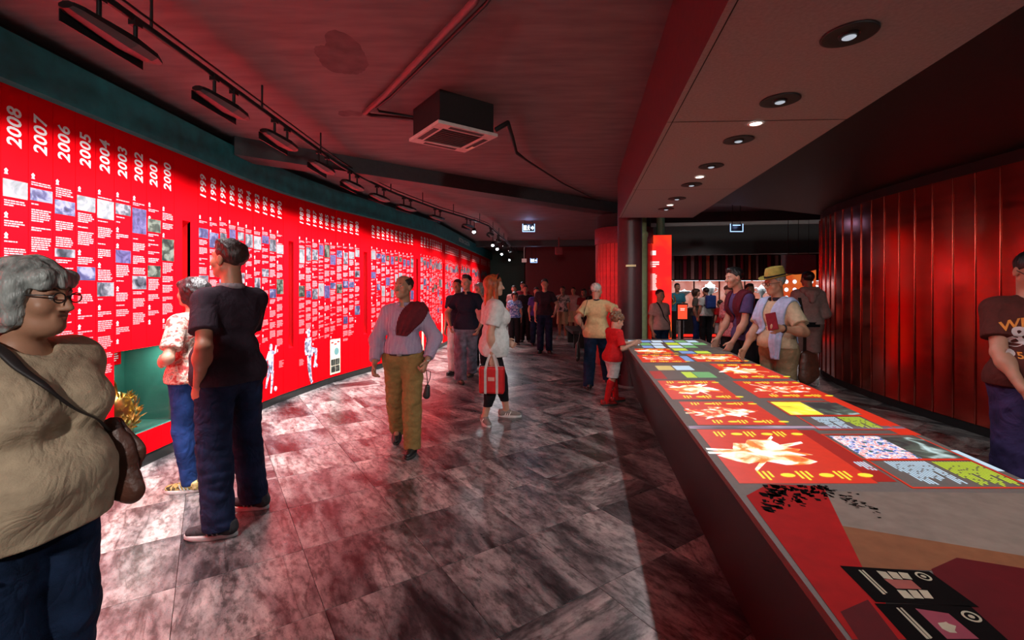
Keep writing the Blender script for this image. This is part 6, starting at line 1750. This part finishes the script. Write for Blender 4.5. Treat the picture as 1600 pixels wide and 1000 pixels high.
I = P('dark-haired man with a maroon sweater round his shoulders leaning on the table', 1166, 5.62, 92, 1.78, h=.0075, g=1.0, sk=SK_FAIR, hair=('short', H_BLACK), head=(2, 8, 0), seed=81, lean=(.10, 0),
      top=dict(m=C_PURPLE, fit=.018, hem=.88, sleeve=.62), bottom=dict(m=C_BLACK, fit=.012), shoes='black', arms={'L': ((2.62, 5.42, .86), (-.3, -.8, -.3)), 'R': ((2.62, 5.80, .88), (.4, -.6, -.3))}, hands=(.4, .4))
s = I['s']; L_ = V3(0, .10, 0)
def sweater_round(I, m, lf, seed, th=.018, l1=.95, r1=1.08):
    """sweater lying over both shoulders: a back panel and two sleeves down the front"""
    s = I['s']; L = V3(0, lf, 0); sh = part_of(I, 'shirt'); rt = I['root']
    def rows(R): return [tuple([(np.array(c) + L * max(0, (c[2] - .95) / .5)) * s, o_, a_, w]) for c, o_, a_, w in R]
    drape('sweater', m, sh, rows([((0, -.16, 1.02), (0, -1, 0), (1, 0, 0), .15), ((0, -.16, 1.2), (0, -1, .05), (1, 0, 0), .17), ((0, -.13, 1.36), (0, -1, .4), (1, 0, 0), .185), ((0, -.06, 1.44), (0, -.4, 1), (1, 0, 0), .185)]), rt, .008, th, 15, .006, 5, 2, seed)
    for q, z1 in ((-1, l1), (1, r1)):
        drape('sweater_sleeve', m, sh, rows([((q * .12, -.09, 1.40), (q * .1, -.6, 1), (1, 0, -.2 * q), .075), ((q * .13, -.01, 1.43), (q * .2, 0, 1), (1, 0, -.2 * q), .075), ((q * .125, .08, 1.38), (q * .1, 1, .6), (1, 0, 0), .07), ((q * .115, .13, 1.28), (q * .2, 1, .1), (1, 0, 0), .065), ((q * .11, .15, 1.15), (q * .3, 1, 0), (1, 0, 0), .06), ((q * .115, .16, (z1 + 1.15) / 2), (q * .3, 1, 0), (1, 0, 0), .055), ((q * .12, .16, z1), (q * .3, 1, 0), (1, 0, 0), .045)]), rt, .008, th, 9, .006, 2.5, 2, seed + q)
sweater_round(I, cloth('sweater_wine', (.10, .010, .022)), .10, 5)
P('woman in a pink and red print top beside the man with the maroon sweater', 1143, 6.75, 110, 1.58, h=.010, sk=SK_FAIR, hair=('bob', H_BROWN), seed=83, bust=.5, top=dict(m=blotch('pink_print_top', [(.4, (.45, .05, .08)), (.5, (.7, .35, .35)), (.6, (.55, .08, .1))], 30), fit=.016, hem=.9, sleeve=.7), bottom=dict(m=C_BLACK, fit=.01), shoes='black')
far('dark-haired visitor between the maroon sweater and the straw hat', 1171, 8.2, 170, 1.60, C_BLACK, C_BLACK, ('short', H_BLACK), SK_TAN, h=.011)

# hat man
I = P('man in an olive fedora with a pale blue sweater over his beige polo', 1217, 4.60, 104, 1.69, h=.0065, g=1.08, belly=.6, sk=SK_TAN, hair=('crop', H_GREY), head=(-4, 8, 0), seed=91, lean=(.03, 0),
      top=dict(m=C_BEIGE, fit=.020, hem=.97, sleeve=.70, collarm=C_CHAR), bottom=dict(m=cloth('fawn', (.27, .18, .10)), fit=.016, waist=1.0), shoes='brown', arms={'L': ((2.50, 4.22, 1.155), (-.2, -.9, -.35)), 'R': ((2.32, 4.62, .825), (.5, -.4, -.3))}, hands=(.9, .5))
belt(I, LEA_BLACK, .985, 1.08, .6)
glasses(I, mat('spectacle_brown', (.06, .02, .015), .3))
hp = I['hp']; HS = I['HS']
def hat(I, m, bm_):
    hp = I['hp']; hR = I['hR']; b = MB(); n = 36
    def ringp(r, z, sx=.86, dip=0.0, pinch=0.0):
        out = []
        for k in range(n):
            a = 2 * math.pi * k / n; cx, cy = math.cos(a), math.sin(a)
            out.append(tuple(hp(r * sx * cx * (1 - pinch * max(0, cy)), -.012 + r * cy, z + dip * abs(cx) - .010 * max(0, cy))))
        return out
    R_ = [ringp(.103, .060), ringp(.160, .056, .88, .022), ringp(.162, .062, .88, .022), ringp(.106, .068), ringp(.104, .085), ringp(.100, .130, .86, 0, .12), ringp(.090, .168, .84, 0, .25), ringp(.070, .174, .75, .0, .35), ringp(.035, .158, .6), ringp(.004, .152)]
    for i in range(len(R_) - 1): b.add(R_[i] + R_[i + 1], [(k, (k + 1) % n, n + (k + 1) % n, n + k) for k in range(n)], 0, True)
    b.add(R_[-1], [tuple(range(n))])
    o = b.build('hat', m, I['root'])
    b = MB(); A, B = ringp(.1075, .068), ringp(.1065, .092, .86); b.add(A + B, [(k, (k + 1) % n, n + (k + 1) % n, n + k) for k in range(n)], 0, True); b.build('hat_band', bm_, o)
hat(I, C_OLIVE, cloth('band_black', (.012, .011, .012)))
s = I['s']
sweater_round(I, C_ICE, .03, 6, .020, .86, 1.10)
w_ = I['J']['wrL']; e_ = I['J']['elL']; fd = nrm(w_ - e_); c_ = w_ - fd * .02
a1 = nrm(np.cross(fd, V3(0, 0, 1))); a2 = np.cross(fd, a1); b = MB(); b.tube([tuple(c_ + (a1 * math.cos(a) + a2 * math.sin(a)) * .034) for a in np.linspace(0, 6.283, 14)], .008, 6, cap=False); b.build('watch', M_BLKMET, I['root'])
PB = empty('notebook', to_world(I, w_ + fd * .10 + V3(0, .0, .03)), I['root'].rotation_euler[2] + .5); tag(PB, 'slim maroon notebook held against the hat wearer\'s chest', 'notebook')
b = MB(); b.bevbox((-.045, -.008, -.06), (.045, .008, .10), .003); o = b.build('cover', C_MAROON, PB); o.rotation_euler = (.2, .25, 0)
b = MB(); b.box((-.042, -.006, -.058), (.046, .006, .096)); b.build('pages', M_CRM, PB).rotation_euler = (.2, .25, 0)
BAG = empty('sling_bag', to_world(I, V3(-.20, -.14, .80) * s), I['root'].rotation_euler[2]); tag(BAG, 'dark sling bag hanging behind the hat wearer\'s hip', 'bag')
soft('pouch', LEA_BROWN, [((0, 0, .08), (0, 0, -.10), .07, .09, ((1, 0, 0), .5)), ((0, -.08, .06), (0, -.08, -.08), .06, .07, ((1, 0, 0), .5))], BAG, .009, .004)
ribbon('strap', LEA_BLACK, [V3(0, .02, .12), V3(-.01, .03, .30), V3(.01, .03, .48), V3(.06, .02, .66)], (0, 1, 0), .034, BAG)

# hooded man walking away
f1 = gnd(1250, 597); f2 = gnd(1268, 600)
I = P('man in a rose-grey hoodie and shorts walking away along the metal wall', 1262, 7.25, -8, 1.79, feetw=((f1[0] - .05, 7.5), (f2[0], 7.2)), fyaw=(0, -8), h=.0085, g=1.10, belly=.3, sk=SK_TAN, hair=('crop', H_BLACK), head=(10, 0, 0), seed=95,
      top=dict(m=C_ROSE, fit=.028, hem=.94, sleeve=1.8, collar=.05), bottom=dict(m=C_SHORT, fit=.022, end=.50, flare=.05, name='shorts'), shoes='white', arms={'R': ((4.93, 7.45, 1.02), (.35, -1, 0)), 'L': ((4.55, 7.5, 1.02), (-.35, -1, 0))})
s = I['s']; soft('hood', C_ROSE, [(V3(-.10, -.07, 1.46) * s, V3(.10, -.07, 1.46) * s, .055, .055), (V3(-.05, -.13, 1.42) * s, V3(.05, -.13, 1.42) * s, .06, .06), (V3(0, -.14, 1.40) * s, V3(0, -.145, 1.31) * s, .07, .05)], I['root'], .010, .005)
b = MB(); n = 26; A = [tuple(V3(.178 * 1.12 * math.cos(a), .148 * 1.12 * math.sin(a), .90) * s) for a in np.linspace(0, 6.283, n, endpoint=False)]; B = [(p[0] * 1.01, p[1] * 1.01, p[2] + .075) for p in A]
b.add(A + B, [(k, (k + 1) % n, n + (k + 1) % n, n + k) for k in range(n)], 0, True); b.build('waist_bag', C_BLACK, I['root'])

# man at the right edge
I = P('man in glasses and a dark brown tee with orange and white lettering, looking down', 1612, 2.92, 152, 1.755, h=.0062, g=1.08, belly=.8, sk=SK_WARM, hair=('crop', H_BLACK), head=(8, 26, 0), seed=99,
      top=dict(m=cloth('brown_tee', (.085, .022, .018)), fit=.024, hem=.90, sleeve=.66, fold=.006), bottom=dict(m=denim('violet', (.045, .030, .10)), fit=.018), shoes='black', arms={'R': ((3.09, 2.74, .885), (.8, -1, 0)), 'L': ((3.49, 2.78, 1.05), (-.9, -.5, -.2))}, hands=(.8, .9))
glasses(I, mat('spectacle_frame', (.015, .012, .012), .3))
sh = [c for c in I['root'].children if c.name.startswith('shirt')][0]
bv = BVHTree.FromPolygons([v.co[:] for v in sh.data.vertices], [tuple(p.vertices) for p in sh.data.polygons])
def on_shirt(strings, m, name):
    b = MB()
    for (t, cx, cz, size, arc) in strings:
        vs, fs = TEXT[t]; out = []
        for (x, y, z) in vs:
            lx = cx - x * size; lz = cz + y * size - arc * (lx - 0) ** 2
            h_ = bv.ray_cast(Vector((lx, 1.0, lz)), Vector((0, -1, 0)))
            out.append((lx, (h_[0].y if h_[0] else .15) + .004, lz))
        b.add(out, fs)
    return b.build(name, m, sh)
s = I['s']
on_shirt([('WEST', .078, 1.315 * s, .085, 1.2)], mat('print_orange', (.75, .26, .03), .6), 'shirt_print'); on_shirt([('&', .100, 1.215 * s, .18, 0)], mat('print_white', (.68, .60, .60), .6), 'shirt_print')
on_shirt([('54(4)', .065, 1.105 * s, .055, 0), ('R', .01, 1.21 * s, .13, 0)], mat('print_orange', (.75, .26, .03), .6), 'shirt_print')
b = MB(); cpt = []
for k in range(14):
    a = 2 * math.pi * k / 14; lx, lz = .150 + .024 * math.cos(a), 1.120 * s + .026 * math.sin(a); h_ = bv.ray_cast(Vector((lx, 1, lz)), Vector((0, -1, 0))); cpt.append((lx, (h_[0].y if h_[0] else .15) + .004, lz))
b.poly(cpt); b.build('shirt_print', mat('print_white', (.68, .60, .60), .6), sh)
